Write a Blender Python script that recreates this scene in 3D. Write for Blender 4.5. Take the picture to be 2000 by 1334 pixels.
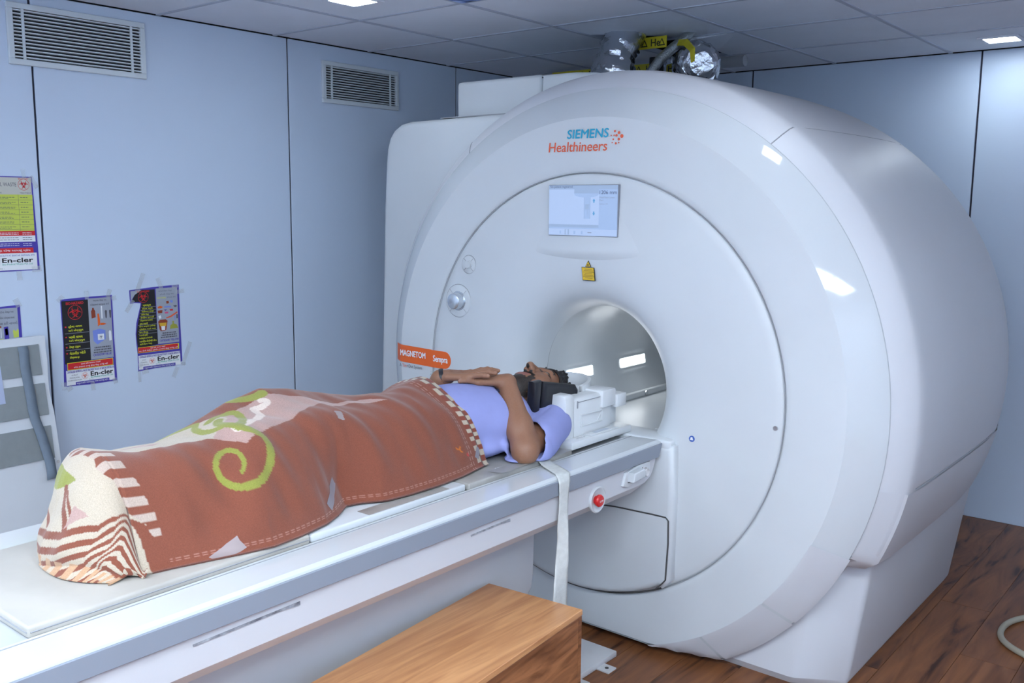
import bpy, bmesh, math, random
import numpy as np
from mathutils import Vector, Matrix

for o in list(bpy.data.objects):
    bpy.data.objects.remove(o, do_unlink=True)
SC = bpy.context.scene
COL = SC.collection
PI = math.pi

# ------------------------------------------------------------------ camera
CAM = bpy.data.cameras.new('camera')
CAM.sensor_width = 36.0
CAM.lens = 36.0 * 1841.45 / 2000.0
CAM.clip_start = 0.05
cam = bpy.data.objects.new('camera', CAM)
COL.objects.link(cam)
R_, F_, U_ = (0.7747072, 0.6322575, 0.0089024), (-0.6248184, 0.7676025, -0.1427881), (-0.0971123, 0.1050566, 0.9897132)
cam.matrix_world = Matrix(((R_[0], U_[0], -F_[0], 3.81298), (R_[1], U_[1], -F_[1], -2.27430), (R_[2], U_[2], -F_[2], 1.60630), (0, 0, 0, 1)))
SC.camera = cam

# ------------------------------------------------------------------ world, light, exposure
W = bpy.data.worlds.new('room_world')
SC.world = W
W.use_nodes = True
W.node_tree.nodes['Background'].inputs[0].default_value = (0.72, 0.82, 1.0, 1)
W.node_tree.nodes['Background'].inputs[1].default_value = 0.25
SC.view_settings.view_transform = 'Standard'
SC.view_settings.look = 'None'
SC.view_settings.exposure = 0.90
SC.view_settings.gamma = 1.0
SC.view_settings.use_curve_mapping = False
LIGHT_COL = (0.80, 0.90, 1.0)
LIGHT_STRENGTH = 26.0
FILL_STRENGTH = 16.0

# ------------------------------------------------------------------ materials
MATS = {}
def mat(name, col, rough=0.5, spec=0.5, metal=0.0, var=0.0, vscale=6.0, bump=0.0, bscale=200.0, emit=None, alpha=1.0, coat=0.0, trans=0.0, sheen=0.0, col2=None):
    if name in MATS:
        return MATS[name]
    m = bpy.data.materials.new(name)
    m.use_nodes = True
    nt = m.node_tree
    b = nt.nodes['Principled BSDF']
    b.inputs['Roughness'].default_value = rough
    b.inputs['Specular IOR Level'].default_value = spec
    b.inputs['Metallic'].default_value = metal
    b.inputs['Alpha'].default_value = alpha
    b.inputs['Coat Weight'].default_value = coat
    b.inputs['Coat Roughness'].default_value = 0.06
    b.inputs['Transmission Weight'].default_value = trans
    b.inputs['Sheen Weight'].default_value = sheen
    c = (*col, 1)
    b.inputs['Base Color'].default_value = c
    tc = nt.nodes.new('ShaderNodeTexCoord')
    if var > 0:
        n = nt.nodes.new('ShaderNodeTexNoise')
        n.inputs['Scale'].default_value = vscale
        n.inputs['Detail'].default_value = 5
        nt.links.new(tc.outputs['Object'], n.inputs['Vector'])
        r = nt.nodes.new('ShaderNodeValToRGB')
        r.color_ramp.elements[0].position = 0.35
        r.color_ramp.elements[1].position = 0.65
        c2 = col2 if col2 else tuple(x * (1 - var) for x in col)
        r.color_ramp.elements[0].color = (*c2, 1)
        r.color_ramp.elements[1].color = c
        nt.links.new(n.outputs['Fac'], r.inputs['Fac'])
        nt.links.new(r.outputs['Color'], b.inputs['Base Color'])
    if bump > 0:
        n2 = nt.nodes.new('ShaderNodeTexNoise')
        n2.inputs['Scale'].default_value = bscale
        n2.inputs['Detail'].default_value = 3
        nt.links.new(tc.outputs['Object'], n2.inputs['Vector'])
        bp = nt.nodes.new('ShaderNodeBump')
        bp.inputs['Strength'].default_value = bump
        bp.inputs['Distance'].default_value = 0.004
        nt.links.new(n2.outputs['Fac'], bp.inputs['Height'])
        nt.links.new(bp.outputs['Normal'], b.inputs['Normal'])
    if emit:
        b.inputs['Emission Color'].default_value = (*emit[0], 1)
        b.inputs['Emission Strength'].default_value = emit[1]
    MATS[name] = m
    return m

def attr_mat(name, rough=0.8, spec=0.3, bump=0.0, bscale=300.0, sheen=0.0, fuzz=0.0):
    m = bpy.data.materials.new(name)
    m.use_nodes = True
    nt = m.node_tree
    b = nt.nodes['Principled BSDF']
    b.inputs['Roughness'].default_value = rough
    b.inputs['Specular IOR Level'].default_value = spec
    b.inputs['Sheen Weight'].default_value = sheen
    a = nt.nodes.new('ShaderNodeAttribute')
    a.attribute_name = 'Col'
    out = a.outputs['Color']
    tc = nt.nodes.new('ShaderNodeTexCoord')
    n = nt.nodes.new('ShaderNodeTexNoise')
    n.inputs['Scale'].default_value = bscale
    n.inputs['Detail'].default_value = 4
    nt.links.new(tc.outputs['Object'], n.inputs['Vector'])
    if fuzz > 0:
        mr = nt.nodes.new('ShaderNodeMapRange')
        mr.inputs['To Min'].default_value = 1 - fuzz
        mr.inputs['To Max'].default_value = 1 + fuzz
        nt.links.new(n.outputs['Fac'], mr.inputs['Value'])
        mx = nt.nodes.new('ShaderNodeVectorMath')
        mx.operation = 'MULTIPLY'
        nt.links.new(out, mx.inputs[0])
        nt.links.new(mr.outputs['Result'], mx.inputs[1])
        out = mx.outputs['Vector']
    nt.links.new(out, b.inputs['Base Color'])
    if bump > 0:
        bp = nt.nodes.new('ShaderNodeBump')
        bp.inputs['Strength'].default_value = bump
        bp.inputs['Distance'].default_value = 0.003
        nt.links.new(n.outputs['Fac'], bp.inputs['Height'])
        nt.links.new(bp.outputs['Normal'], b.inputs['Normal'])
    return m

def wood_mat(name, dark, light, axis='Y', ring=14.0, rough=0.4, stretch=9.0, coat=0.0, streak=None):
    m = bpy.data.materials.new(name)
    m.use_nodes = True
    nt = m.node_tree
    b = nt.nodes['Principled BSDF']
    b.inputs['Roughness'].default_value = rough
    b.inputs['Coat Weight'].default_value = coat
    tc = nt.nodes.new('ShaderNodeTexCoord')
    oi = nt.nodes.new('ShaderNodeObjectInfo')
    add = nt.nodes.new('ShaderNodeVectorMath')
    add.operation = 'MULTIPLY_ADD'
    add.inputs[1].default_value = (1, 1, 1)
    cmb = nt.nodes.new('ShaderNodeCombineXYZ')
    mul = nt.nodes.new('ShaderNodeMath')
    mul.operation = 'MULTIPLY'
    mul.inputs[1].default_value = 37.0
    nt.links.new(oi.outputs['Random'], mul.inputs[0])
    nt.links.new(mul.outputs[0], cmb.inputs[0])
    nt.links.new(mul.outputs[0], cmb.inputs[1])
    nt.links.new(tc.outputs['Object'], add.inputs[0])
    nt.links.new(cmb.outputs[0], add.inputs[2])
    mp = nt.nodes.new('ShaderNodeMapping')
    s = [ring, ring, ring]
    s['XYZ'.index(axis)] = ring / stretch
    mp.inputs['Scale'].default_value = s
    nt.links.new(add.outputs[0], mp.inputs['Vector'])
    n = nt.nodes.new('ShaderNodeTexNoise')
    n.inputs['Scale'].default_value = 1.0
    n.inputs['Detail'].default_value = 8
    n.inputs['Distortion'].default_value = 1.4
    nt.links.new(mp.outputs[0], n.inputs['Vector'])
    r = nt.nodes.new('ShaderNodeValToRGB')
    r.color_ramp.elements[0].position = 0.32
    r.color_ramp.elements[0].color = (*dark, 1)
    r.color_ramp.elements[1].position = 0.66
    r.color_ramp.elements[1].color = (*light, 1)
    if streak:
        e = r.color_ramp.elements.new(0.40)
        e.color = (*streak, 1)
    nt.links.new(n.outputs['Fac'], r.inputs['Fac'])
    nt.links.new(r.outputs['Color'], b.inputs['Base Color'])
    return m

white_matte = mat('white_plastic_matte', (0.62, 0.65, 0.67), 0.42, 0.45, var=0.05, vscale=2.2)
white_gloss = mat('white_plastic_gloss', (0.585, 0.615, 0.635), 0.07, 0.5)
white_side = mat('white_plastic_side', (0.60, 0.61, 0.64), 0.45, 0.4, var=0.03, vscale=1.5)
white_dirty = mat('white_plastic_worn', (0.59, 0.59, 0.60), 0.5, 0.4, var=0.10, vscale=5.0)
bore_mat = mat('bore_liner_plastic', (0.70, 0.73, 0.75), 0.35, 0.5, var=0.08, vscale=3.0)
coil_mat = mat('white_coil_plastic', (0.66, 0.68, 0.69), 0.35, 0.5)
grey_band = mat('grey_band_plastic', (0.25, 0.28, 0.33), 0.45, 0.4)
seam_dark = mat('dark_joint', (0.06, 0.06, 0.06), 0.7)
seam_soft = mat('grey_joint', (0.30, 0.31, 0.33), 0.7)
wall_paint = mat('blue_white_wall_panel', (0.63, 0.73, 0.87), 0.38, 0.4, var=0.03, vscale=1.2)
joint_black = mat('black_panel_joint', (0.012, 0.012, 0.03), 0.5)
tile_mat = mat('ceiling_tile_board', (0.82, 0.86, 0.94), 0.85, 0.2, var=0.05, vscale=3.0)
bar_mat = mat('ceiling_bar_metal', (0.50, 0.54, 0.63), 0.6, 0.3)
dark_void = mat('dark_void', (0.01, 0.012, 0.016), 0.9)
vent_white = mat('vent_enamel', (0.66, 0.72, 0.75), 0.4)
black_leather = mat('black_vinyl', (0.012, 0.013, 0.018), 0.32, 0.5, bump=0.15, bscale=60)
lamp_glow = mat('led_diffuser', (1, 1, 1), 0.5, emit=(LIGHT_COL, LIGHT_STRENGTH))
steel = mat('brushed_steel', (0.55, 0.57, 0.6), 0.3, metal=1.0)
foil = mat('silver_foil', (0.62, 0.64, 0.68), 0.22, metal=1.0, bump=0.9, bscale=45)
yellow = mat('yellow_tape', (0.62, 0.52, 0.02), 0.5)
black_ink = mat('black_ink', (0.012, 0.012, 0.014), 0.6)
white_ink = mat('white_ink', (0.82, 0.84, 0.86), 0.5)
red_ink = mat('red_ink', (0.65, 0.02, 0.025), 0.5)
yellow_ink = mat('yellow_ink', (0.72, 0.75, 0.03), 0.5)
blue_ink = mat('blue_violet_ink', (0.07, 0.05, 0.38), 0.5)
green_ink = mat('green_ink', (0.05, 0.42, 0.30), 0.5)
grey_ink = mat('grey_ink', (0.36, 0.39, 0.45), 0.5)
dgrey_ink = mat('dark_grey_ink', (0.10, 0.10, 0.12), 0.5)
lime_ink = mat('lime_ink', (0.58, 0.66, 0.10), 0.5)
cream_ink = mat('cream_ink', (0.58, 0.57, 0.50), 0.5)
orange_ink = mat('orange_ink', (0.80, 0.13, 0.015), 0.45)
brown_ink = mat('brown_ink', (0.28, 0.05, 0.02), 0.5)
sky_ink = mat('light_blue_ink', (0.20, 0.28, 0.72), 0.5)
pink_ink = mat('pink_ink', (0.70, 0.10, 0.22), 0.5)
tape_clear = mat('clear_tape', (0.75, 0.78, 0.80), 0.3, alpha=0.2)

# ------------------------------------------------------------------ mesh helpers
class MB:
    def __init__(s):
        s.v, s.f, s.m, s.mats = [], [], [], []
    def mi(s, m):
        if m not in s.mats:
            s.mats.append(m)
        return s.mats.index(m)
    def add(s, v, f, m):
        k = len(s.v)
        s.v += [tuple(x) for x in v]
        s.f += [tuple(i + k for i in q) for q in f]
        s.m += [s.mi(m)] * len(f)
        return s
    def bm(s, b, m):
        b.verts.ensure_lookup_table()
        b.verts.index_update()
        s.add([v.co[:] for v in b.verts], [[v.index for v in f.verts] for f in b.faces], m)
        b.free()
        return s
    def box(s, lo, hi, m, bev=0.0, seg=2):
        b = bmesh.new()
        bmesh.ops.create_cube(b, size=1)
        for v in b.verts:
            v.co = Vector([lo[k] + (v.co[k] + 0.5) * (hi[k] - lo[k]) for k in range(3)])
        if bev > 0:
            bmesh.ops.bevel(b, geom=b.edges[:], offset=bev, segments=seg, affect='EDGES', profile=0.5)
        return s.bm(b, m)
    def prism(s, pts, vec, m, bev=0.0, seg=2):
        """closed polygon (3D points) pushed along vec"""
        b = bmesh.new()
        a = [b.verts.new(q) for q in pts]
        c = [b.verts.new(Vector(q) + Vector(vec)) for q in pts]
        n = len(pts)
        b.faces.new(a)
        b.faces.new(c[::-1])
        for i in range(n):
            b.faces.new((a[(i + 1) % n], a[i], c[i], c[(i + 1) % n]))
        bmesh.ops.recalc_face_normals(b, faces=b.faces[:])
        if bev > 0:
            eds = [e for e in b.edges if (e.verts[0] in a) == (e.verts[1] in a)]
            bmesh.ops.bevel(b, geom=eds, offset=bev, segments=seg, affect='EDGES', profile=0.5)
        bmesh.ops.triangulate(b, faces=[f for f in b.faces if len(f.verts) > 4])
        return s.bm(b, m)
    def tube(s, path, r, m, n=10, caps=True, flat=None):
        path = [Vector(q) for q in path]
        rr = r if hasattr(r, '__len__') else [r] * len(path)
        rings, prev = [], None
        for i, q in enumerate(path):
            t = (path[min(i + 1, len(path) - 1)] - path[max(i - 1, 0)]).normalized()
            if prev is None:
                up = Vector((0, 0, 1)) if abs(t.z) < 0.9 else Vector((1, 0, 0))
                a = t.cross(up).normalized()
            else:
                a = (prev - t * prev.dot(t)).normalized()
            prev = a
            c = t.cross(a)
            rings.append([q + a * rr[i] * math.cos(2 * PI * k / n) + c * rr[i] * (flat or 1) * math.sin(2 * PI * k / n) for k in range(n)])
        v = [x for g in rings for x in g]
        f = []
        for i in range(len(rings) - 1):
            for k in range(n):
                f.append((i * n + k, i * n + (k + 1) % n, (i + 1) * n + (k + 1) % n, (i + 1) * n + k))
        if caps:
            f.append(tuple(range(n))[::-1])
            f.append(tuple((len(rings) - 1) * n + k for k in range(n)))
        return s.add(v, f, m)
    def revolve(s, prof, c, m, n=128, a0=0.0, a1=2 * PI, zmin=None, axis='Y', low=None):
        """prof: (along, radius) pairs turned about an axis through c"""
        full = abs(a1 - a0 - 2 * PI) < 1e-6
        k = n if full else n + 1
        v, f = [], []
        for (y, r) in prof:
            for i in range(k):
                a = a0 + (a1 - a0) * i / n
                if axis == 'Y':
                    r2 = r
                    if low and math.sin(a) < -0.405:
                        r2 = min(r, low + (max(0.0, 0.435 + math.sin(a)) / 0.03) * max(0.0, r - low))
                    q = [c[0] + r2 * math.cos(a), y, c[2] + r2 * math.sin(a)]
                elif axis == 'X':
                    q = [y, c[1] + r * math.cos(a), c[2] + r * math.sin(a)]
                else:
                    q = [c[0] + r * math.cos(a), c[1] + r * math.sin(a), y]
                if zmin is not None and q[2] < zmin:
                    q[2] = zmin
                v.append(q)
        for j in range(len(prof) - 1):
            for i in range(n):
                i2 = (i + 1) % k
                f.append((j * k + i, j * k + i2, (j + 1) * k + i2, (j + 1) * k + i))
        return s.add(v, f, m)
    def sheet(s, grid, m):
        h, w = len(grid), len(grid[0])
        return s.add([q for r in grid for q in r], [(j * w + i, j * w + i + 1, (j + 1) * w + i + 1, (j + 1) * w + i) for j in range(h - 1) for i in range(w - 1)], m)
    def build(s, name, parent=None, smooth=False, angle=None, recalc=False):
        me = bpy.data.meshes.new(name)
        me.from_pydata(s.v, [], s.f)
        for m in s.mats:
            me.materials.append(m)
        me.polygons.foreach_set('material_index', s.m)
        if recalc:
            b = bmesh.new()
            b.from_mesh(me)
            bmesh.ops.recalc_face_normals(b, faces=b.faces[:])
            b.to_mesh(me)
            b.free()
        if smooth:
            me.polygons.foreach_set('use_smooth', [True] * len(s.f))
        me.update()
        if smooth and angle:
            me.set_sharp_from_angle(angle=math.radians(angle))
        return link(name, me, parent)

def link(name, me, parent=None):
    o = bpy.data.objects.new(name, me)
    COL.objects.link(o)
    if parent is not None:
        o.parent = parent
        if parent.type == 'EMPTY':
            o.location = -parent.location
    return o

def tag(o, label=None, cat=None, group=None, kind=None):
    if label: o['label'] = label
    if cat: o['category'] = cat
    if group: o['group'] = group
    if kind: o['kind'] = kind
    return o

def thing(name, label, cat, loc, group=None):
    o = bpy.data.objects.new(name, None)
    o.empty_display_size = 0.05
    COL.objects.link(o)
    o.location = loc
    return tag(o, label, cat, group)

_tcache = {}
def text_geo(s, bold=0.0, shear=0.0, spacing=1.0):
    """unit-height lettering: vertices in a 0..w by 0..1 box and faces"""
    key = (s, bold, shear, spacing)
    if key in _tcache:
        return _tcache[key]
    cu = bpy.data.curves.new('lettering', 'FONT')
    cu.body = s
    cu.size = 1.0
    cu.offset = bold
    cu.shear = shear
    cu.space_character = spacing
    cu.resolution_u = 3
    cu.fill_mode = 'FRONT'
    o = bpy.data.objects.new('lettering', cu)
    COL.objects.link(o)
    dg = bpy.context.evaluated_depsgraph_get()
    me = bpy.data.meshes.new_from_object(o.evaluated_get(dg))
    v = np.array([q.co[:] for q in me.vertices]).reshape(-1, 3)
    f = [tuple(q.vertices) for q in me.polygons]
    bpy.data.objects.remove(o)
    bpy.data.meshes.remove(me)
    bpy.data.curves.remove(cu)
    if len(v):
        v = v[:, :2] - v[:, :2].min(0)
    _tcache[key] = (v, f)
    return v, f

def put_text(mb, s, m, org, ex, ey, w=None, h=None, bold=0.0, shear=0.0, spacing=1.0, align='L'):
    """lettering laid on the plane org + a*ex + b*ey, fitted to width w and height h (metres)"""
    v, f = text_geo(s, 0.0, shear, spacing)
    if len(v) == 0:
        return
    vw, vh = v[:, 0].max(), v[:, 1].max()
    sx = w / vw if w else h / vh
    sy = h / vh if h else sx
    org, ex, ey = Vector(org), Vector(ex), Vector(ey)
    off = {'L': 0, 'C': -0.5, 'R': -1}[align] * vw * sx
    nrm = ex.cross(ey).normalized()
    # heavier strokes: the same letters laid down again a hair to either side
    for k, (da, db) in enumerate(((0, 0), (-1, 0), (1, 0), (0, 1), (0, -1)) if bold > 0 else ((0, 0),)):
        mb.add([org + ex * (off + a * sx + da * bold * sy * 1.3) + ey * (b * sy + db * bold * sy) + nrm * (0.00006 * k) for a, b in v], f, m)

def rnd_poly(cx, cy, r, n=24):
    return [(cx + r * math.cos(2 * PI * i / n), cy + r * math.sin(2 * PI * i / n)) for i in range(n)]

# ================================================================== the room
XR, YF, YB, H = 5.2, -3.7, 2.987, 2.393      # right wall, wall behind the photographer, back wall, ceiling height
random.seed(4)

floor = tag(MB().box((-0.1, YF - 0.1, -0.10), (XR + 0.1, YB + 0.1, -0.006), seam_dark).build('floor'), 'brown wood-look plank floor of the scanner room', None, kind='structure')
plank_wood = wood_mat('floor_plank_wood', (0.045, 0.015, 0.007), (0.28, 0.108, 0.038), 'Y', 15.0, 0.42, 8.0, streak=(0.15, 0.055, 0.021))
PW, PL = 0.19, 1.25
pm = MB().box((0.0008, 0.0008, -0.006), (PW - 0.0008, PL - 0.0008, 0.0), plank_wood)
plank0 = None
for i in range(int(XR / PW) + 1):
    y = YF - (i * 0.47) % PL
    while y < YB:
        if plank0 is None:
            plank0 = pm.build('plank', floor)
            q = plank0
        else:
            q = plank0.copy()
            COL.objects.link(q)
        q.parent = floor
        ya, yb = max(y, YF), min(y + PL, YB)
        q.location = (i * PW, ya, 0)
        q.scale = ((min(PW, XR - i * PW)) / PW, (yb - ya) / PL, 1)
        y += PL

def wall(name, lo, hi, along, joints, label, face):
    """black backing with proud white panels; along = axis index of the run, face = (axis, value, sign) of the room side"""
    b = [list(lo), list(hi)]
    w = tag(MB().box(lo, hi, joint_black).build(name), label, None, kind='structure')
    ax, val, sg = face
    for a, c in zip(joints[:-1], joints[1:]):
        l, h = list(lo), list(hi)
        l[along], h[along] = a + 0.0048, c - 0.0048
        l[2], h[2] = 0.0, H - 0.001
        l[ax], h[ax] = min(val, val - sg * 0.012), max(val, val - sg * 0.012)
        MB().box(l, h, wall_paint, 0.0015, 1).build('wall_panel', w)
    return w

wall_left = wall('wall_left', (-0.1, YF, 0), (-0.008, YB, H), 1, [YF, -2.966, -1.752, -0.538, 0.676, 1.876, YB], 'bluish white wall of tall panels with black joints, with vents and posters', (0, 0.0, 1))
wall_back = wall('wall_back', (-0.1, YB + 0.008, 0), (XR + 0.1, YB + 0.1, H), 0, [0.0, 0.10, 1.32, 2.548, 3.77, XR], 'bluish white panelled wall behind the scanner', (1, YB, -1))
wall_right = wall('wall_right', (XR + 0.008, YF, 0), (XR + 0.1, YB, H), 1, [YF, -2.4, -1.2, 0.0, 1.2, 2.4, YB], 'bluish white panelled wall on the side of the photographer', (0, XR, -1))
wall_front = wall('wall_front', (-0.1, YF - 0.1, 0), (XR + 0.1, YF - 0.008, H), 0, [0.0, 1.22, 2.44, 3.66, XR], 'bluish white panelled wall behind the photographer', (1, YF, 1))

# ceiling: dark plenum, metal bars on a 60 cm pitch, a board in every cell
cm = MB()
cm.box((-0.1, YF - 0.1, H + 0.30), (XR + 0.1, YB + 0.1, H + 0.4), dark_void)
for lo, hi in (((-0.1, YF - 0.1), (-0.012, YB + 0.1)), ((XR + 0.012, YF - 0.1), (XR + 0.1, YB + 0.1)), ((-0.1, YF - 0.1), (XR + 0.1, YF - 0.012)), ((-0.1, YB + 0.012), (XR + 0.1, YB + 0.1))):
    cm.box((*lo, H), (*hi, H + 0.30), dark_void)
ceiling = tag(cm.build('ceiling'), 'suspended ceiling of square grey boards on thin metal bars', None, kind='structure')
xs = [0.0] + [0.6 * k for k in range(1, 9)] + [XR]
ys = [YF] + [-3.6 + 0.6 * k for k in range(0, 11)] + [YB]
barv = MB().box((-0.009, 0, 0), (0.009, 1, 0.02), bar_mat)
for k, x in enumerate(xs[1:-1]):
    MB().box((x - 0.009, YF, H), (x + 0.009, YB, H + 0.02), bar_mat).build('ceiling_bar', ceiling)
for y in ys[1:-1]:
    MB().box((0, y - 0.009, H + 0.0005), (XR, y + 0.009, H + 0.0195), bar_mat).build('ceiling_bar', ceiling)
HOLES = {}
LAMPS = [(0.9, 0.3), (2.7, 0.3), (4.5, 0.3), (2.7, 2.69), (4.5, 2.69)]
for i in range(len(xs) - 1):
    for j in range(len(ys) - 1):
        x0, x1, y0, y1 = xs[i] + 0.0055, xs[i + 1] - 0.0055, ys[j] + 0.0055, ys[j + 1] - 0.0055
        if x1 - x0 < 0.02 or y1 - y0 < 0.02:
            continue
        z0, z1 = H + 0.004, H + 0.016
        cx, cy = (xs[i] + xs[i + 1]) / 2, (ys[j] + ys[j + 1]) / 2
        m = MB()
        if abs(xs[i] - 1.2) < 0.01 and abs(ys[j] - 1.2) < 0.01:      # boards cut away around the ducts
            m.prism([(x0, y0, z0), (x1, y0, z0), (x1, y1, z0), (1.52, y1, z0), (1.36, 1.60, z0), (1.22, 1.485, z0), (x0, 1.485, z0)], (0, 0, z1 - z0), tile_mat)
        elif abs(xs[i] - 1.2) < 0.01 and abs(ys[j] - 1.8) < 0.01:
            m.prism([(1.50, y0, z0 - 0.02), (x1, y0, z0), (x1, y1, z0), (1.46, y1, z0), (1.47, 2.25, z0)], (0, 0, z1 - z0), tile_mat)
        elif any(abs(cx - a) < 0.05 and abs(cy - b) < 0.05 for a, b in LAMPS):
            a, b = [q for q in LAMPS if abs(cx - q[0]) < 0.05 and abs(cy - q[1]) < 0.05][0]
            r = 0.075
            for lo, hi in (((x0, y0), (x1, b - r)), ((x0, b + r), (x1, y1)), ((x0, b - r), (a - r, b + r)), ((a + r, b - r), (x1, b + r))):
                m.box((*lo, z0), (*hi, z1), tile_mat)
        else:
            m.box((x0, y0, z0), (x1, y1, z1), tile_mat)
        m.build('ceiling_tile', ceiling)

lamp_labels = {0: 'small square recessed LED ceiling light over the aisle, next to the vented wall', 3: 'small square recessed LED ceiling light next to the wall behind the scanner'}
for k, (a, b) in enumerate(LAMPS):
    t = thing('ceiling_light', lamp_labels.get(k, 'small square recessed LED ceiling light on the entrance side of the scanner'), 'light', (a, b, H), 'square LED ceiling lights')
    f = MB()
    for lo, hi in (((-0.088, -0.088), (0.088, -0.068)), ((-0.088, 0.068), (0.088, 0.088)), ((-0.088, -0.068), (-0.068, 0.068)), ((0.068, -0.068), (0.088, 0.068))):
        f.box((a + lo[0], b + lo[1], H - 0.004), (a + hi[0], b + hi[1], H + 0.004), tile_mat, 0.001, 1)
    f.build('frame', t)
    MB().box((a - 0.068, b - 0.068, H - 0.002), (a + 0.068, b + 0.068, H + 0.01), lamp_glow).build('diffuser', t)

fill_panel_glow = mat('fill_panel_diffuser', (1, 1, 1), 0.5, emit=(LIGHT_COL, FILL_STRENGTH))
for a, b in ((3.3, -2.1), (3.9, -1.5), (2.1, -2.7), (3.3, -3.3), (0.9, -2.7), (4.5, -2.7), (4.5, -1.5)):  # added fill panels out of view to brighten the room, no such fixtures known
    t = thing('added_fill_panel', 'added square fill panel under the ceiling away from the scanner, not a known fixture', 'light', (a, b, H), 'added fill panels')
    MB().box((a - 0.29, b - 0.29, H - 0.012), (a + 0.29, b + 0.29, H + 0.003), bar_mat, 0.002, 1).build('frame', t)
    MB().box((a - 0.275, b - 0.275, H - 0.014), (a + 0.275, b + 0.275, H - 0.0121), fill_panel_glow).build('diffuser', t)

# printed sky panel set in the ceiling
sky = bpy.data.materials.new('printed_sky_panel')
sky.use_nodes = True
nt = sky.node_tree
bs = nt.nodes['Principled BSDF']
tc = nt.nodes.new('ShaderNodeTexCoord')
vo = nt.nodes.new('ShaderNodeTexNoise')
vo.inputs['Scale'].default_value = 14.0
vo.inputs['Detail'].default_value = 3
nt.links.new(tc.outputs['Object'], vo.inputs['Vector'])
rp = nt.nodes.new('ShaderNodeValToRGB')
rp.color_ramp.elements[0].position = 0.42
rp.color_ramp.elements[0].color = (0.02, 0.02, 0.06, 1)
rp.color_ramp.elements[1].position = 0.62
rp.color_ramp.elements[1].color = (0.45, 0.6, 0.9, 1)
e = rp.color_ramp.elements.new(0.5)
e.color = (0.05, 0.14, 0.5, 1)
nt.links.new(vo.outputs['Fac'], rp.inputs['Fac'])
nt.links.new(rp.outputs['Color'], bs.inputs['Base Color'])
tag(MB().box((1.215, 0.015, H - 0.003), (1.785, 0.585, H + 0.0035), sky, 0.001, 1).build('printed_ceiling_panel'), 'blue flower print panel set into the ceiling grid', 'panel')

# wall vents
def vent(y0, y1, z0, z1, n, label):
    t = thing('air_vent', label, 'vent', (0.0, (y0 + y1) / 2, z0), 'wall air vents')
    fw = 0.022
    MB().box((0.0, y0 + 0.012, z0 + 0.012), (0.003, y1 - 0.012, z1 - 0.012), dark_void).build('backing', t)
    f = MB()
    for a, b, c, d in ((y0, y1, z0, z0 + fw), (y0, y1, z1 - fw, z1), (y0, y0 + fw, z0 + fw, z1 - fw), (y1 - fw, y1, z0 + fw, z1 - fw)):
        f.box((0.0, a, c), (0.014, b, d), vent_white, 0.002, 1)
    f.build('frame', t)
    h = (z1 - z0 - 2 * fw)
    base = None
    for k in range(n):
        z = z0 + fw + h * (k + 0.5) / n
        if base is None:
            base = MB().prism([(0.004, y0 + fw, -0.0025), (0.0125, y0 + fw, -0.0005), (0.0125, y0 + fw, 0.0035), (0.004, y0 + fw, 0.0015)], (0, y1 - y0 - 2 * fw, 0), vent_white).build('louvre', t)
            q = base
        else:
            q = base.copy()
            COL.objects.link(q)
        q.location = (0, -t.location.y, z - z0)
    for y in (y0 + 0.052, y1 - 0.068):
        MB().box((0.010, y, z0 + fw), (0.015, y + 0.010, z1 - fw), vent_white).build('upright', t)

vent(-0.628, -0.070, 2.121, 2.350, 14, 'white louvred air vent above the black wall joint, nearest the taped waste chart')
vent(0.880, 1.403, 2.110, 2.315, 13, 'white louvred air vent high on the wall between the black joint and the scanner')

# ================================================================== MRI scanner
CX, CZ = 1.86, 0.95
C0 = (CX, 0, CZ)
mri = thing('mri_scanner', 'large white MRI scanner with a round front cover and an open bore', 'scanner', (CX, 1.35, 0.0))

# barrel: strip behind the front ring, then the drum
prof = [(0.630, 1.066), (0.634, 1.075), (0.665, 1.112), (0.690, 1.137), (0.705, 1.144), (0.74, 1.148), (1.0, 1.153), (1.3, 1.156), (1.6, 1.156), (1.75, 1.152), (1.85, 1.144), (1.95, 1.128), (2.05, 1.102), (2.12, 1.075), (2.16, 1.04), (2.18, 0.98), (2.185, 0.6), (2.185, 0.29)]
MB().revolve(prof, C0, white_side, 240, zmin=0.04, low=1.070).build('drum_cover', mri, True, 25, True)
# front ring: flat face and glossy bevel
ring = MB()
ring.revolve([(0.560, 0.774), (0.553, 0.777), (0.549, 0.784), (0.549, 0.80), (0.551, 0.90), (0.556, 0.970)], C0, white_matte, 160, zmin=0.035)
ring_o = ring.build('front_ring', mri, True, 40, True)
bev = MB().revolve([(0.556, 0.970), (0.560, 0.977), (0.578, 1.008), (0.600, 1.041), (0.619, 1.067), (0.627, 1.0755), (0.634, 1.076), (0.64, 1.066)], C0, white_gloss, 160, zmin=0.03)
bev.build('ring_bevel', ring_o, True, 40, True)
# bumper pieces around the lower right and lower left of the ring
for sgn in (1, -1):
    for a0, a1 in ((-24.5, -41), (-41.6, -58.0), (-58.6, -72.0)):
        pr = [(0.552, 0.968), (0.5555, 0.978), (0.578, 1.0115), (0.600, 1.0445), (0.617, 1.070), (0.628, 1.080), (0.640, 1.074)]
        lo, hi = sorted((math.radians(a0), math.radians(a1)))
        if sgn < 0:
            lo, hi = PI - hi, PI - lo
        m = MB().revolve(pr, C0, white_side, 14, lo, hi, zmin=0.026)
        m.build('bumper', ring_o, True, 40)
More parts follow.
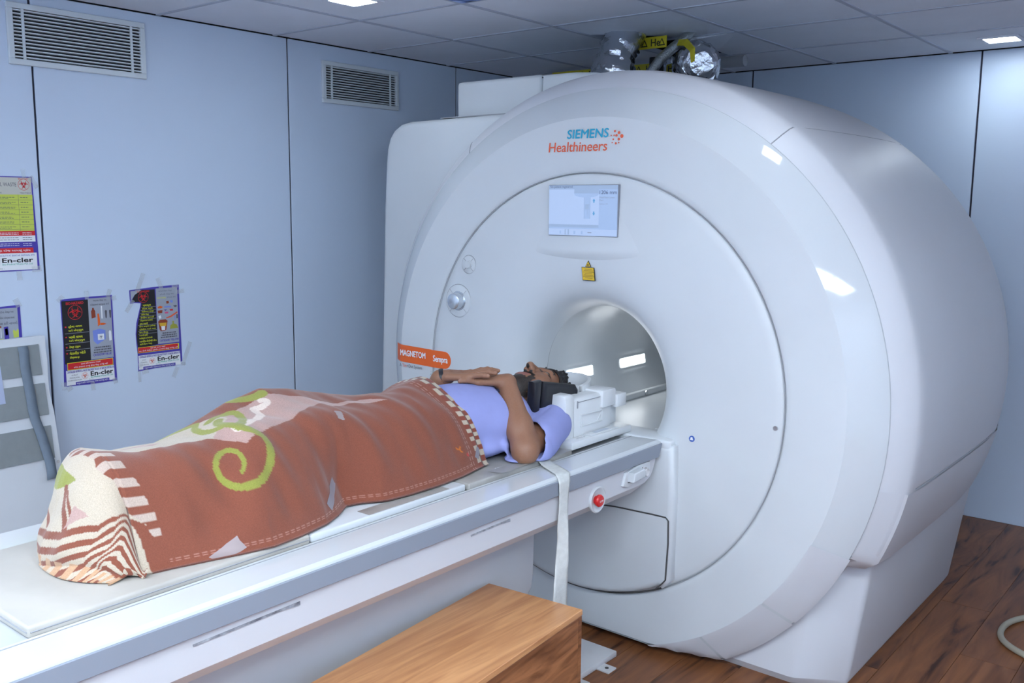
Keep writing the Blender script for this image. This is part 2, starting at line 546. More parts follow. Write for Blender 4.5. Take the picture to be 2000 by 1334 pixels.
# drum joints
def drum_seam(ang, y0, y1, rad=1.158, r=0.0022, m=seam_soft):
    a = math.radians(ang)
    pts = []
    for k in range(13):
        y = y0 + (y1 - y0) * k / 12
        rr = np.interp(y, [q[0] for q in prof], [q[1] for q in prof])
        pts.append((CX + rr * math.cos(a), y, CZ + rr * math.sin(a)))
    return MB().tube(pts, r, m, 6)
for ang in (53.0, 127.0):
    drum_seam(ang, 0.632, 0.705, m=seam_soft).build('cover_joint', mri)
    drum_seam(ang, 0.705, 2.15, r=0.001, m=seam_soft).build('cover_joint', mri)
for ang in (-10.8, 190.8):
    drum_seam(ang, 0.632, 2.15, m=seam_soft).build('cover_joint', mri)

# lower skirt of the drum and the plinth it stands on
for sgn in (1, -1):
    m = MB()
    g = []
    for ya in (0.634, 0.655, 0.70, 0.80, 1.0, 1.3, 1.6, 1.85, 2.0, 2.1):
        rr = float(np.interp(ya, [q[0] for q in prof], [q[1] for q in prof])) + 0.004
        row = []
        for k in range(9):
            a = math.radians(-11.2 - (24.0 - 11.2) * k / 8)
            row.append((CX + sgn * rr * math.cos(a), ya, CZ + rr * math.sin(a)))
        a = math.radians(-25.5)
        row.append((CX + sgn * (rr - 0.03) * math.cos(a), ya, CZ + rr * math.sin(a)))
        row.append((CX + sgn * (rr - 0.14) * math.cos(a), ya, CZ + rr * math.sin(a) - 0.01))
        g.append(row)
    m.sheet(g, white_side).build('drum_skirt', mri, True, 30, True)
pl = MB()
def ring8(z, hx, yf, yc, yb):
    """plan outline of the plinth: chamfered front corners"""
    return [(CX - hx, yc, z), (CX - hx * 0.84, yf, z), (CX + hx * 0.84, yf, z), (CX + hx, yc, z), (CX + hx, yb - 0.05, z), (CX + hx - 0.05, yb, z), (CX - hx + 0.05, yb, z), (CX - hx, yb - 0.05, z)]
b = bmesh.new()
lv = [ring8(0.0, 0.940, 0.680, 0.775, 2.02), ring8(0.03, 0.955, 0.660, 0.760, 2.05), ring8(0.50, 1.01, 0.672, 0.80, 2.12), ring8(0.58, 1.0, 0.70, 0.86, 2.12)]
vr = [[b.verts.new(q) for q in r] for r in lv]
for r0, r1 in zip(vr[:-1], vr[1:]):
    for i in range(8):
        b.faces.new((r0[i], r0[(i + 1) % 8], r1[(i + 1) % 8], r1[i]))
b.faces.new(vr[0][::-1])
b.faces.new(vr[-1])
bmesh.ops.recalc_face_normals(b, faces=b.faces[:])
eds = [e for e in b.edges if abs(e.verts[0].co.z - e.verts[1].co.z) > 0.1]
bmesh.ops.bevel(b, geom=eds, offset=0.018, segments=3, affect='EDGES', profile=0.5)
pl.bm(b, white_side).build('plinth', mri, True, 25)
MB().tube([(CX + 1.083, 0.70, 0.715), (CX + 1.086, 0.698, 0.712)], 0.006, white_dirty, 8).build('screw', mri)

# front disc, dished towards the bore
dp = [(0.560, 0.7735), (0.554, 0.771), (0.549, 0.765), (0.546, 0.74), (0.541, 0.62), (0.540, 0.50), (0.542, 0.44), (0.548, 0.395), (0.560, 0.36), (0.582, 0.33), (0.612, 0.310), (0.650, 0.295), (0.700, 0.285)]
MB().revolve(dp, C0, white_matte, 160, zmin=0.17).build('front_disc', mri, True, 50, True)
MB().revolve([(0.5495, 0.7738), (0.5486, 0.7752), (0.5495, 0.7766)], C0, seam_soft, 160).build('disc_joint', mri)
MB().revolve([(0.700, 0.2852), (0.7005, 0.2872), (0.705, 0.2872), (0.705, 0.2885)], C0, seam_soft, 96).build('bore_rim', mri)
bore = MB().revolve([(0.702, 0.288), (1.2, 0.288), (1.7, 0.288), (2.184, 0.288)], C0, bore_mat, 96).build('bore_liner', mri, True)
MB().revolve([(2.16, 0.0005), (2.16, 0.288)], C0, white_matte, 48).build('bore_end', mri)
MB().box((1.648, 0.60, 0.750), (2.072, 2.15, 0.766), bore_mat, 0.004, 1).build('bore_floor', mri, False)
for sx in (-1, 1):
    MB().box((CX + sx * 0.215 - 0.012, 0.72, 0.766), (CX + sx * 0.215 + 0.012, 2.10, 0.792), bore_mat, 0.004, 2).build('bore_rail', mri)
    for k, y in enumerate((1.12, 1.33, 1.55)):
        MB().tube([(CX + sx * 0.203, y, 0.780), (CX + sx * 0.197, y, 0.780)], 0.011, steel, 12).build('rail_bolt', mri)
bl_glow = mat('bore_light_glow', (1, 1, 1), 0.4, emit=((0.93, 0.97, 1.0), 8.0))
for y0, y1 in ((0.835, 1.018), (1.237, 1.442)):
    g, h = [], []
    for y in (y0, y1):
        g.append([(CX - 0.2835 * math.cos(t), y, CZ - 0.2835 * math.sin(t)) for t in np.radians(np.linspace(3.4, 10.6, 6))])
    for y in (y0 - 0.02, y1 + 0.02):
        h.append([(CX - 0.2855 * math.cos(t), y, CZ - 0.2855 * math.sin(t)) for t in np.radians(np.linspace(2.2, 11.8, 6))])
    fr = MB().sheet(h, bore_mat).build('bore_lamp', mri)
    MB().sheet(g, bl_glow).build('lamp_lens', fr)

# docking column under the bore
cp = [(1.445, 0.795), (2.275, 0.795), (2.282, 0.62), (2.275, 0.31), (2.24, 0.272)]
for a in np.linspace(-61, -119, 14):
    cp.append((CX + 0.764 * math.cos(math.radians(a)), CZ + 0.764 * math.sin(math.radians(a))))
cp += [(1.48, 0.272), (1.445, 0.31), (1.438, 0.62)]
col_o = MB().prism([(CX + (x - CX) * 0.972, 0.506, z) for x, z in cp], (0, 0.08, 0), white_matte, 0.022, 4).build('docking_column', mri, True, 50)
seam = [(1.92, 0.525), (2.04, 0.536), (2.20, 0.541), (2.255, 0.541), (2.266, 0.530), (2.268, 0.45), (2.262, 0.315), (2.248, 0.298), (2.225, 0.275)]
MB().tube([(CX + (x - CX) * 0.972, 0.5055, z) for x, z in seam], 0.0028, seam_dark, 6).build('column_joint', col_o)
arc = [(CX + 0.770 * math.cos(math.radians(a)), 0.535, CZ + 0.770 * math.sin(math.radians(a))) for a in np.linspace(-62, -125, 26)]
MB().tube(arc, 0.003, seam_dark, 6).build('column_joint', col_o)
MB().box((1.48, 0.509, 0.772), (2.250, 0.64, 0.8105), white_matte, 0.008, 3).build('table_ledge', col_o, True, 40)

# screen with its raised panel
g = []
for v in np.linspace(0, 1, 15):
    row = []
    for u in np.linspace(0, 1, 41):
        x = 1.86 + (u - 0.5) * (0.55 - 0.20 * v)
        z = 1.428 - 0.014 * math.sin(PI * u) + v * 0.24
        if v == 0:
            row.append((x, 0.5425, z - 0.001))
        else:
            row.append((x, 0.548 - 0.0185 * math.sin(PI * u) ** 0.6 * (1 - 0.75 * (v - 0.07)), z))
    g.append(row)
panel = MB().sheet(g, white_matte).build('display_panel', mri, True, 50)
screen_glow = mat('screen_glow', (0.05, 0.07, 0.1), 0.25, emit=((0.40, 0.56, 0.90), 0.42))
glow = lambda n, c, s=0.36: mat(n, tuple(x * 0.1 for x in c), 0.3, emit=(c, s))
g_white, g_blue, g_mid, g_dark, g_grey = glow('screen_white', (0.50, 0.66, 1.0), 0.42), glow('screen_blue', (0.12, 0.45, 0.85)), glow('screen_mid_blue', (0.42, 0.58, 0.88)), glow('screen_dark', (0.06, 0.09, 0.20), 0.3), glow('screen_grey', (0.32, 0.40, 0.56))
sx0, sx1, sz0, sz1, sy = 1.700, 1.998, 1.501, 1.680, 0.531
EX, EZ = (1, 0, 0), (0, 0, 1)
def sp(u, v):        # screen coordinates, v from the top
    return (sx0 + u * (sx1 - sx0), sz1 - v * (sz1 - sz0))
def sq(mb, u0, v0, u1, v1, m, d=0.0006):
    a, b2 = sp(u0, v0), sp(u1, v1)
    mb.box((a[0], sy - d, b2[1]), (b2[0], sy - d + 0.0004, a[1]), m)
MB().box((sx0 - 0.0022, 0.5318, sz0 - 0.0022), (sx1 + 0.0022, 0.545, sz1 + 0.0022), mat('screen_bezel', (0.22, 0.24, 0.28), 0.5), 0.001, 1).build('screen_frame', panel)
S = MB()
S.box((sx0, sy, sz0), (sx1, sy + 0.004, sz1), screen_glow)
screen = S.build('screen', panel)
S = MB()
sq(S, 0, 0.08, 0.74, 0.78, g_white)
sq(S, 0, 0.78, 0.74, 0.84, g_mid, 0.0008)
sq(S, 0.0, 0.0, 1.0, 0.08, g_mid, 0.0008)
sq(S, 0, 0.87, 1.0, 1.0, g_white, 0.0005)
sq(S, 0.38, 0.08, 0.74, 0.16, g_mid, 0.0010)
pts = [sp(0.38, 0.16), sp(0.74, 0.16), sp(0.73, 0.20), sp(0.66, 0.235), sp(0.56, 0.245), sp(0.46, 0.235), sp(0.39, 0.20)]
S.prism([(x, sy - 0.0012, z) for x, z in pts], (0, 0.0004, 0), screen_glow)
sq(S, 0.525, 0.235, 0.62, 0.66, screen_glow, 0.0014)
sq(S, 0.55, 0.37, 0.60, 0.47, g_mid, 0.0018)
sq(S, 0.575, 0.48, 0.579, 0.63, g_mid, 0.0018)
for a in (0.533, 0.612):
    sq(S, a, 0.24, a + 0.003, 0.66, g_mid, 0.0018)
for up, v in ((1, 0.31), (-1, 0.55)):
    c = sp(0.67, v)
    S.prism([(c[0] - 0.006, sy - 0.0018, c[1]), (c[0] + 0.006, sy - 0.0018, c[1]), (c[0], sy - 0.0018, c[1] + 0.008 * up)], (0, 0.0004, 0), g_blue)
    S.box((c[0] - 0.0025, sy - 0.0018, min(c[1], c[1] - 0.006 * up)), (c[0] + 0.0025, sy - 0.0014, max(c[1], c[1] - 0.006 * up)), g_blue)
sq(S, 0.245, 0.88, 0.31, 0.99, g_mid, 0.0010)
sq(S, 0.265, 0.885, 0.29, 0.985, g_white, 0.0014)
for u in (0.18, 0.39, 0.50):
    sq(S, u - 0.012, 0.91, u + 0.012, 0.97, screen_glow, 0.0010)
sq(S, 0.585, 0.925, 0.64, 0.945, g_grey, 0.0010)
sc = sp(0.02, 0.062)
put_text(S, 'No patient registered', g_dark, (sc[0], sy - 0.0014, sc[1]), EX, EZ, w=0.10)
sc = sp(0.75, 0.175)
put_text(S, '1206 mm', g_dark, (sc[0], sy - 0.0014, sc[1]), EX, EZ, w=0.071, h=0.013)
for s_, v, w_ in (('Head/Neck Lower', 0.255, 0.064), ('Part', 0.31, 0.016), ('Spine 18', 0.385, 0.034)):
    sc = sp(0.75, v)
    put_text(S, s_, g_grey, (sc[0], sy - 0.0014, sc[1]), EX, EZ, w=w_, h=0.006)
S.build('screen_picture', screen)

# laser warning sticker
st = MB()
def stick(pts, m, y, d=0.0006):
    st.prism([(x, y, z) for x, z in pts], (0, d, 0), m)
stick([(1.846, 1.388), (1.900, 1.388), (1.906, 1.340), (1.852, 1.340)], black_ink, 0.5375, 0.003)
stick([(1.848, 1.3865), (1.8985, 1.3865), (1.904, 1.342), (1.8535, 1.342)], mat('sticker_yellow', (0.72, 0.47, 0.02), 0.5), 0.5370)
stick([(1.862, 1.390), (1.887, 1.390), (1.8745, 1.412)], black_ink, 0.5375, 0.003)
stick([(1.8645, 1.3915), (1.8845, 1.3915), (1.8745, 1.409)], MATS['sticker_yellow'], 0.5370)
stick(rnd_poly(1.8745, 1.3965, 0.0028, 10), black_ink, 0.5364)
for k in range(7):
    w_ = 0.016 + 0.004 * (k % 3)
    stick([(1.876 - w_ + k * 0.0006, 1.3815 - k * 0.0052), (1.876 + w_ + k * 0.0006, 1.3815 - k * 0.0052), (1.876 + w_ + k * 0.0006, 1.3800 - k * 0.0052), (1.876 - w_ + k * 0.0006, 1.3800 - k * 0.0052)], mat('sticker_print', (0.20, 0.12, 0.02), 0.6), 0.5364)
tag(st.build('warning_sticker', mri), 'yellow laser warning sticker')

# control dial and call button on the disc
def dial(cx, cz, R, r, depth, y, m2):
    d = MB()
    d.revolve([(y - 0.004, 0.0005), (y - 0.0045, R * 0.90), (y - 0.003, R * 0.985), (y, R)], (cx, 0, cz), white_matte, 48)
    o = d.build('control_plate', mri, True, 40)
    MB().revolve([(y - 0.0005, R), (y - 0.0014, R + 0.0012), (y - 0.0005, R + 0.0024)], (cx, 0, cz), seam_soft, 48).build('plate_joint', o)
    MB().revolve([(y - 0.004, r * 1.22), (y - 0.006, r * 1.18), (y - 0.006, r * 1.05), (y - depth * 0.6, r), (y - depth, r * 0.96), (y - depth - 0.002, r * 0.88), (y - depth - 0.002, 0.0005)], (cx, 0, cz), m2, 40).build('dial_knob', o, True, 40)
    for a in range(4):
        t = math.radians(45 + 90 * a)
        ux, uz = math.cos(t), math.sin(t)
        q0, q1 = r * 1.3, R * 0.95
        MB().tube([(cx + ux * q0, y - 0.0046, cz + uz * q0), (cx + ux * q1, y - 0.0046, cz + uz * q1)], 0.0009, seam_soft, 5).build('plate_mark', o)
    return o
dial(1.240, 1.222, 0.066, 0.033, 0.034, 0.5425, mat('satin_metal', (0.62, 0.66, 0.70), 0.25, metal=0.75))
dial(1.294, 1.371, 0.036, 0.015, 0.010, 0.5445, white_matte)
for (x, z, r, m) in ((2.608, 0.908, 0.0075, steel), (1.072, 0.905, 0.008, white_matte)):
    MB().revolve([(0.543, 0.0005), (0.543, r), (0.551, r * 1.1)], (x, 0, z), m, 16).build('screw', mri, True, 40)
bd = MB()
bd.revolve([(0.5385, 0.0005), (0.5385, 0.0105), (0.543, 0.0107)], (2.315, 0, 0.826), mat('blue_sign', (0.05, 0.12, 0.42), 0.4), 24)
bd.prism([(2.312, 0.5375, 0.832), (2.318, 0.5375, 0.832), (2.321, 0.5375, 0.822), (2.309, 0.5375, 0.822)], (0, 0.0006, 0), white_ink)
bd.build('round_sticker', mri)
tag(mri.children[-1], 'small round blue sticker')

# lettering on the ring
teal_ink = mat('teal_ink', (0.015, 0.36, 0.55), 0.4)
coral_ink = mat('coral_ink', (0.76, 0.115, 0.045), 0.4)
lg = MB()
put_text(lg, 'SIEMENS', teal_ink, (1.764, 0.5494, 1.8465), EX, EZ, w=0.178, h=0.031, bold=0.020, shear=0.10)
put_text(lg, 'Healthineers', coral_ink, (1.681, 0.5489, 1.8005), EX, EZ, w=0.256, h=0.034, bold=0.010, shear=0.10)
for dx, dz, r in ((1.953, 1.852, 0.0022), (1.968, 1.866, 0.0040), (1.962, 1.838, 0.0032), (1.975, 1.851, 0.0046), (1.985, 1.860, 0.0050), (1.985, 1.838, 0.0050), (1.997, 1.848, 0.0066), (1.973, 1.824, 0.0040), (1.958, 1.827, 0.0022), (1.965, 1.852, 0.0026), (1.985, 1.826, 0.0026)):
    lg.prism([(x, 0.5490, z) for x, z in rnd_poly(dx, dz, r, 14)], (0, 0.0008, 0), coral_ink)
lg.build('maker_lettering', ring_o)
# orange name badge running over ring and disc
bdg = MB()
g0, g1 = [], []
for x in (0.840, 0.860, 0.880, 0.890, 0.92, 0.97, 1.02, 1.06, 1.084):
    y = float(np.interp(x, [0.84, 0.860, 0.882, 0.894, 0.92, 1.06, 1.09], [0.583, 0.5705, 0.556, 0.551, 0.5485, 0.5463, 0.5455]))
    zt = 1.0085 - (x - 0.84) * 0.016
    g0.append((x, y, zt)); g1.append((x, y, zt - 0.074))
bdg.sheet([g0, g1], orange_ink)
pts = [(1.086, 1.004), (1.15, 1.004)] + [(1.160 + 0.036 * math.cos(a), 0.968 + 0.036 * math.sin(a)) for a in np.radians(np.linspace(80, -80, 12))] + [(1.15, 0.931), (1.086, 0.931)]
bdg.prism([(x, 0.5425, z) for x, z in pts], (0, 0.002, 0), orange_ink)
badge = bdg.build('name_badge', ring_o)
tx = MB()
put_text(tx, 'MAGNETOM', white_ink, (0.898, 0.5435, 0.962), EX, (0, 0, 1), w=0.150, h=0.025, bold=0.022)
tx.build('model_lettering', badge)
tx = MB()
put_text(tx, 'Sempra', white_ink, (1.096, 0.5415, 0.949), EX, (0, 0, 1), w=0.082, h=0.034, bold=0.02)
tx.build('model_lettering', badge)
tx = MB()
put_text(tx, 'A', dgrey_ink, (0.893, 0.5435, 0.913), EX, EZ, w=0.012, h=0.014)
put_text(tx, 'Tim', coral_ink, (0.909, 0.5435, 0.913), EX, EZ, w=0.027, h=0.014)
put_text(tx, '+Dot System', dgrey_ink, (0.938, 0.5435, 0.909), EX, EZ, w=0.090, h=0.018)
tx.build('system_lettering', ring_o)

# side tower and the box above it
tp = [(0.405, 0.0), (0.440, 0.77), (0.470, 1.60), (0.484, 1.80), (0.492, 1.865), (0.510, 1.915), (0.540, 1.950), (0.585, 1.974), (0.645, 1.984), (1.15, 1.990), (1.45, 1.990), (1.45, 0.0)]
MB().prism([(x, 0.85, z) for x, z in tp], (0, 1.05, 0), white_matte, 0.03, 4).build('side_tower', mri, True, 40)
ub = MB()
ub.box((0.850, 0.955, 1.975), (1.329, 1.55, 2.153), white_matte, 0.016, 3)
ub.build('top_box', mri, True, 40)
tb = [(1.331, 1.95), (1.331, 2.150), (1.50, 2.148), (1.60, 2.140), (1.64, 2.130), (1.68, 2.105), (1.72, 2.06), (1.72, 1.95)]
MB().prism([(x, 0.957, z) for x, z in tb], (0, 0.59, 0), white_matte, 0.012, 3).build('top_box', mri, True, 40)
MB().tube([(1.337, 0.957, 2.138), (1.337, 0.954, 2.138)], 0.003, seam_dark, 8).build('screw', mri)
MB().box((0.83, 0.870, 1.988), (1.30, 0.958, 1.9925), seam_soft).build('tower_joint', mri)

# ================================================================== patient table
tab = thing('patient_table', 'long white patient table with a grey side band, running into the scanner bore', 'table', (1.84, -0.9, 0.0))
Y0, Y1 = -2.35, 0.474
MX = 1.84
def both(pts):
    return [(x, z) for x, z in pts]
def extr(pts, y0, y1, m, bevel=0.0, seg=2):
    return MB().prism([(x, y0, z) for x, z in pts], (0, y1 - y0, 0), m, bevel, seg)
# top deck with a shallow trough
deck = [(1.47, 0.760), (1.47, 0.805), (1.478, 0.811), (1.600, 0.806), (1.612, 0.797), (2.066, 0.797), (2.078, 0.802), (2.085, 0.806), (2.202, 0.811), (2.213, 0.806), (2.216, 0.798), (2.216, 0.760)]
extr(deck, Y0, Y1 + 0.03, white_gloss).build('table_deck', tab, True, 25)
MB().tube([(2.098, Y0 + 0.02, 0.8072), (2.098, Y1 + 0.028, 0.8072)], 0.0012, seam_soft, 6).build('deck_joint', tab)
# grey bands on both long sides; the near end is cut on a slant
for s in (1, -1):
    xx = 2.2165 if s > 0 else 1.4695
    MB().prism([(xx, Y0, 0.757), (xx, Y0, 0.802), (xx, Y1 + 0.03, 0.802), (xx, Y1 + 0.012, 0.757)], (0.006 * s, 0, 0), grey_band, 0.0015, 1).build('side_band', tab)
# apron under the deck
ap = [(2.205, 0.762), (2.2085, 0.752), (2.2065, 0.676), (2.203, 0.671), (2.174, 0.642), (2.05, 0.600), (1.63, 0.600), (1.506, 0.642), (1.477, 0.671), (1.4735, 0.676), (1.4715, 0.752), (1.475, 0.762)]
b = bmesh.new()
rings = []
for y, sz in ((Y0, 1.0), (0.38, 1.0), (0.425, 0.95), (0.455, 0.80), (0.472, 0.58), (0.484, 0.30), (0.492, 0.0)):
    rings.append([b.verts.new((MX + (x - MX), y, 0.762 - (0.762 - z) * sz if sz > 0 else 0.762 - (0.762 - z) * 0.02)) for x, z in ap])
for r0, r1 in zip(rings[:-1], rings[1:]):
    for i in range(len(ap)):
        b.faces.new((r0[i], r0[(i + 1) % len(ap)], r1[(i + 1) % len(ap)], r1[i]))
b.faces.new(rings[0])
b.faces.new(rings[-1][::-1])
bmesh.ops.recalc_face_normals(b, faces=b.faces[:])
apron = MB().bm(b, white_side).build('apron', tab, True, 18)
for y0, y1 in ((-1.30, -1.036), (-0.47, -0.306)):
    MB().prism([(2.2088, y0, 0.7325), (2.2088, y1 - 0.05, 0.7345), (2.2088, y1, 0.7315), (2.2088, y1, 0.7395), (2.2088, y0, 0.7365)], (0.002, 0, 0), mat('scuffed_slot', (0.10, 0.10, 0.12), 0.7, var=0.5, vscale=40, col2=(0.40, 0.42, 0.46))).build('rail_slot', apron)
# emergency stop and socket plate
es = MB().revolve([(2.207, 0.043), (2.213, 0.043), (2.2155, 0.039), (2.213, 0.033), (2.2085, 0.026), (2.2085, 0.0005)], (0, 0.128, 0.690), white_gloss, 40, axis='X').build('stop_button', apron, True, 40)
tag(es, 'red emergency stop button in a white cup')
kb = MB().revolve([(2.208, 0.013), (2.216, 0.013), (2.217, 0.0185), (2.224, 0.0200), (2.229, 0.017), (2.2305, 0.0005)], (0, 0.122, 0.690), mat('stop_red', (0.62, 0.015, 0.015), 0.35), 32, axis='X')
put_text(kb, 'STOP', white_ink, (2.2312, 0.112, 0.687), (0, 1, 0), (0, 0, 1), w=0.020, h=0.006)
kb.build('button_cap', es, True, 40)
sk = MB()
sk.prism([(2.206, 0.270, 0.700), (2.206, 0.300, 0.690), (2.206, 0.345, 0.700), (2.206, 0.425, 0.700), (2.206, 0.440, 0.715), (2.206, 0.435, 0.752), (2.206, 0.36, 0.754), (2.206, 0.285, 0.742)], (0.011, 0, 0), white_matte, 0.003, 2)
so = sk.build('socket_plate', apron, True, 40)
MB().prism([(2.213, 0.295, 0.712), (2.213, 0.365, 0.716), (2.213, 0.372, 0.728), (2.213, 0.36, 0.746), (2.213, 0.30, 0.742)], (0.030, 0, 0), white_gloss, 0.005, 3).build('socket_flap', so, True, 40)
for yy, zz in ((0.398, 0.727), (0.413, 0.718)):
    MB().revolve([(2.2175, 0.0005), (2.2180, 0.008), (2.2215, 0.013), (2.2165, 0.015)], (0, yy, zz), white_dirty, 20, axis='X').build('socket', so, True, 40)
MB().tube([(2.2175, 0.295, 0.708), (2.2185, 0.33, 0.706), (2.2185, 0.375, 0.712), (2.2185, 0.385, 0.742)], 0.0014, seam_dark, 6).build('socket_joint', so)
# pedestal: upper body with a rounded lower front corner, foot, and the floor plate
pp = [(-2.25, 0.605), (0.098, 0.605), (0.094, 0.40), (0.085, 0.352), (0.062, 0.328), (0.02, 0.318), (-0.05, 0.315), (-2.2, 0.315)]
ped = MB().prism([(1.69, y, z) for y, z in pp], (0.30, 0, 0), white_side, 0.012, 3).build('pedestal', tab, True, 40)
MB().box((1.72, -2.0, 0.0), (1.94, -0.25, 0.32), white_side, 0.015, 3).build('pedestal_foot', tab, True, 40)
MB().box((1.60, -0.115, 0.0), (2.092, 0.455, 0.022), white_dirty, 0.004, 2).build('floor_plate', tab, True, 40)
tb_ = MB().box((2.090, 0.325, 0.0), (2.142, 0.375, 0.006), white_dirty, 0.001, 1)
tb_.build('plate_tab', tab)
MB().box((2.090, 0.19, 0.0), (2.13, 0.23, 0.006), white_dirty, 0.001, 1).build('plate_tab', tab)
MB().tube([(2.118, 0.35, 0.006), (2.118, 0.35, 0.0075)], 0.007, seam_dark, 10).build('tab_hole', tab)
# flat recess at the foot end of the deck
MB().revolve([(0.7975, 0.0005), (0.7975, 0.080), (0.7985, 0.086), (0.7970, 0.088)], (1.93, -1.72, 0), mat('recess_grey', (0.58, 0.60, 0.62), 0.4), 36, axis='Z').build('deck_recess', tab, True, 40)

# mattress pieces lying on the deck
mat_cloth = mat('greyish_vinyl_mat', (0.49, 0.465, 0.42), 0.45, 0.4, var=0.16, vscale=5.0, bump=0.10, bscale=12)
mat_cloth2 = mat('worn_vinyl_mat', (0.40, 0.39, 0.365), 0.35, 0.4, var=0.28, vscale=9.0, bump=0.2, bscale=16)
def mattress(name, x0, x1, y0, y1, z0, z1, m, label):
    mb = MB().box((x0, y0, z0), (x1, y1, z1), m, 0.006, 3)
    o = mb.build(name, None, True, 40)
    return tag(o, label, 'mattress')
m1 = mattress('mattress', 1.615, 2.072, -1.555, -0.895, 0.7972, 0.822, mat_cloth, 'thick off-white vinyl mattress pad at the foot end of the patient table')
MB().tube([(1.62, -1.5552, 0.81), (2.068, -1.5552, 0.81)], 0.0016, seam_soft, 6).build('piping', m1)
MB().tube([(2.0722, -1.55, 0.81), (2.0722, -0.90, 0.81)], 0.0016, seam_soft, 6).build('piping', m1)
m2 = mattress('mattress', 1.615, 2.070, -0.890, -0.335, 0.7972, 0.818, white_matte, 'white rigid pad of the patient table under the knees of the patient')
MB().box((2.02, -0.70, 0.818), (2.066, -0.40, 0.8195), mat_cloth2, 0.0007, 1).build('pad_trim', m2)
m3 = mattress('mattress', 1.615, 2.078, -0.330, 0.175, 0.7972, 0.819, mat_cloth2, 'worn grey-beige vinyl pad under the shirt of the patient')
pt = MB()
put_text(pt, 'SOLAR', white_ink, (2.045, -0.165, 0.8202), (0.10, 0.995, 0), (-0.995, 0.10, 0), w=0.05, h=0.014, bold=0.02)
pt.build('printed_mark', m3)
# loose sheet of clear film creased under the pad's edge
fg = []
for i in range(20):
    t = i / 19
    row = []
    for k in range(6):
        w = k / 5
        row.append((2.035 + 0.052 * w, -0.20 + 0.36 * t, 0.8205 + 0.004 * abs(math.sin(t * 9 + w * 2)) * w))
    fg.append(row)
tag(MB().sheet(fg, mat('grey_film', (0.50, 0.49, 0.46), 0.22, alpha=0.75)).build('plastic_film', None, True), 'creased grey plastic film on the table under the elbow of the patient', 'film')

# strap hanging over the edge of the table
strap_mat = mat('felt_strap', (0.60, 0.62, 0.60), 0.9, 0.2, var=0.10, vscale=60, bump=0.3, bscale=400)
path = [((2.062, 0.025, 0.8235), 0.030, (-0.25, 1, 0)), ((2.10, 0.005, 0.8130), 0.031, (-0.2, 1, 0)), ((2.15, -0.022, 0.8135), 0.031, (-0.15, 1, 0)), ((2.195, -0.050, 0.8155), 0.030, (-0.1, 1, 0.0)), ((2.219, -0.066, 0.811), 0.029, (0.05, 1, 0.15)), ((2.2285, -0.074, 0.796), 0.027, (0, 1, 0.0)), ((2.2300, -0.079, 0.76), 0.020, (0.1, 1, 0)), ((2.2300, -0.081, 0.715), 0.0175, (0.2, 1, 0)), ((2.2300, -0.082, 0.66), 0.0175, (0.5, 0.85, 0)), ((2.2300, -0.081, 0.62), 0.0165, (0.85, 0.5, 0)), ((2.2305, -0.083, 0.57), 0.019, (0.75, 0.75, 0)), ((2.2305, -0.087, 0.52), 0.023, (0.35, 1, 0)), ((2.231, -0.090, 0.47), 0.030, (0.1, 1, 0)), ((2.231, -0.092, 0.42), 0.032, (0.1, 1, 0)), ((2.232, -0.093, 0.35), 0.033, (0.1, 1, 0)), ((2.232, -0.094, 0.28), 0.033, (0.1, 1, 0))]
ctr = np.array([q[0] for q in path]); wd = np.array([q[1] for q in path]); dr = np.array([q[2] for q in path], float)
tt = np.linspace(0, len(path) - 1, 80); kk = np.arange(len(path))
g = []
for t in tt:
    c = np.array([np.interp(t, kk, ctr[:, a]) for a in range(3)])
    d = np.array([np.interp(t, kk, dr[:, a]) for a in range(3)]); d /= np.linalg.norm(d)
    w = np.interp(t, kk, wd)
    g.append([tuple(c + d * w * s) for s in np.linspace(-1, 1, 7)])
so_ = MB().sheet(g, strap_mat).build('felt_strap', None, True)
md = so_.modifiers.new('thickness', 'SOLIDIFY'); md.thickness = 0.0022; md.offset = 0
tag(so_, 'off-white felt strap hanging twisted over the edge of the patient table', 'strap')

# ================================================================== wooden step
step = thing('wooden_step', 'brown wood laminate step box standing on the floor beside the patient table', 'step', (2.19, -0.75, 0.0))
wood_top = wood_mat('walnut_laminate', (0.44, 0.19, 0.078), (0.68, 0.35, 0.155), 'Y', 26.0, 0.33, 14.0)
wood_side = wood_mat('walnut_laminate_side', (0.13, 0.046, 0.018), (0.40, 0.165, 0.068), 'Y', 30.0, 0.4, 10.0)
ca, sa = math.cos(math.radians(5.2)), math.sin(math.radians(5.2))
def rot(x, y, z):           # local frame of the step: origin at its near right top corner's foot
    return (2.340 + x * ca - y * sa, -0.130 + x * sa + y * ca, z)
def rbox(lo, hi, m, name, bev=0.0015):
    pts = [(lo[0], lo[1]), (hi[0], lo[1]), (hi[0], hi[1]), (lo[0], hi[1])]
    # long axis of the box runs away from the corner along -y
    mb = MB().prism([rot(x, y, lo[2]) for x, y in pts], (0, 0, hi[2] - lo[2]), m, bev, 1)
    return mb.build(name, step)
LS, WS, HS = 1.15, 0.333, 0.45
def skew(y):
    return y
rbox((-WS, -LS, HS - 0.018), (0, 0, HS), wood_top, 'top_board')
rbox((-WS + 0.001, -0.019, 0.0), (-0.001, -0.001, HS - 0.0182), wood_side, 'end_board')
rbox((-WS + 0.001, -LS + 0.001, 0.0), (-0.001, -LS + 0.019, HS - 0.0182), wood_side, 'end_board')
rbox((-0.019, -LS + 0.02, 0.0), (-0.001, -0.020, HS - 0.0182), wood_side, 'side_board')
rbox((-WS + 0.001, -LS + 0.02, 0.0), (-WS + 0.019, -0.020, HS - 0.0182), wood_side, 'side_board')

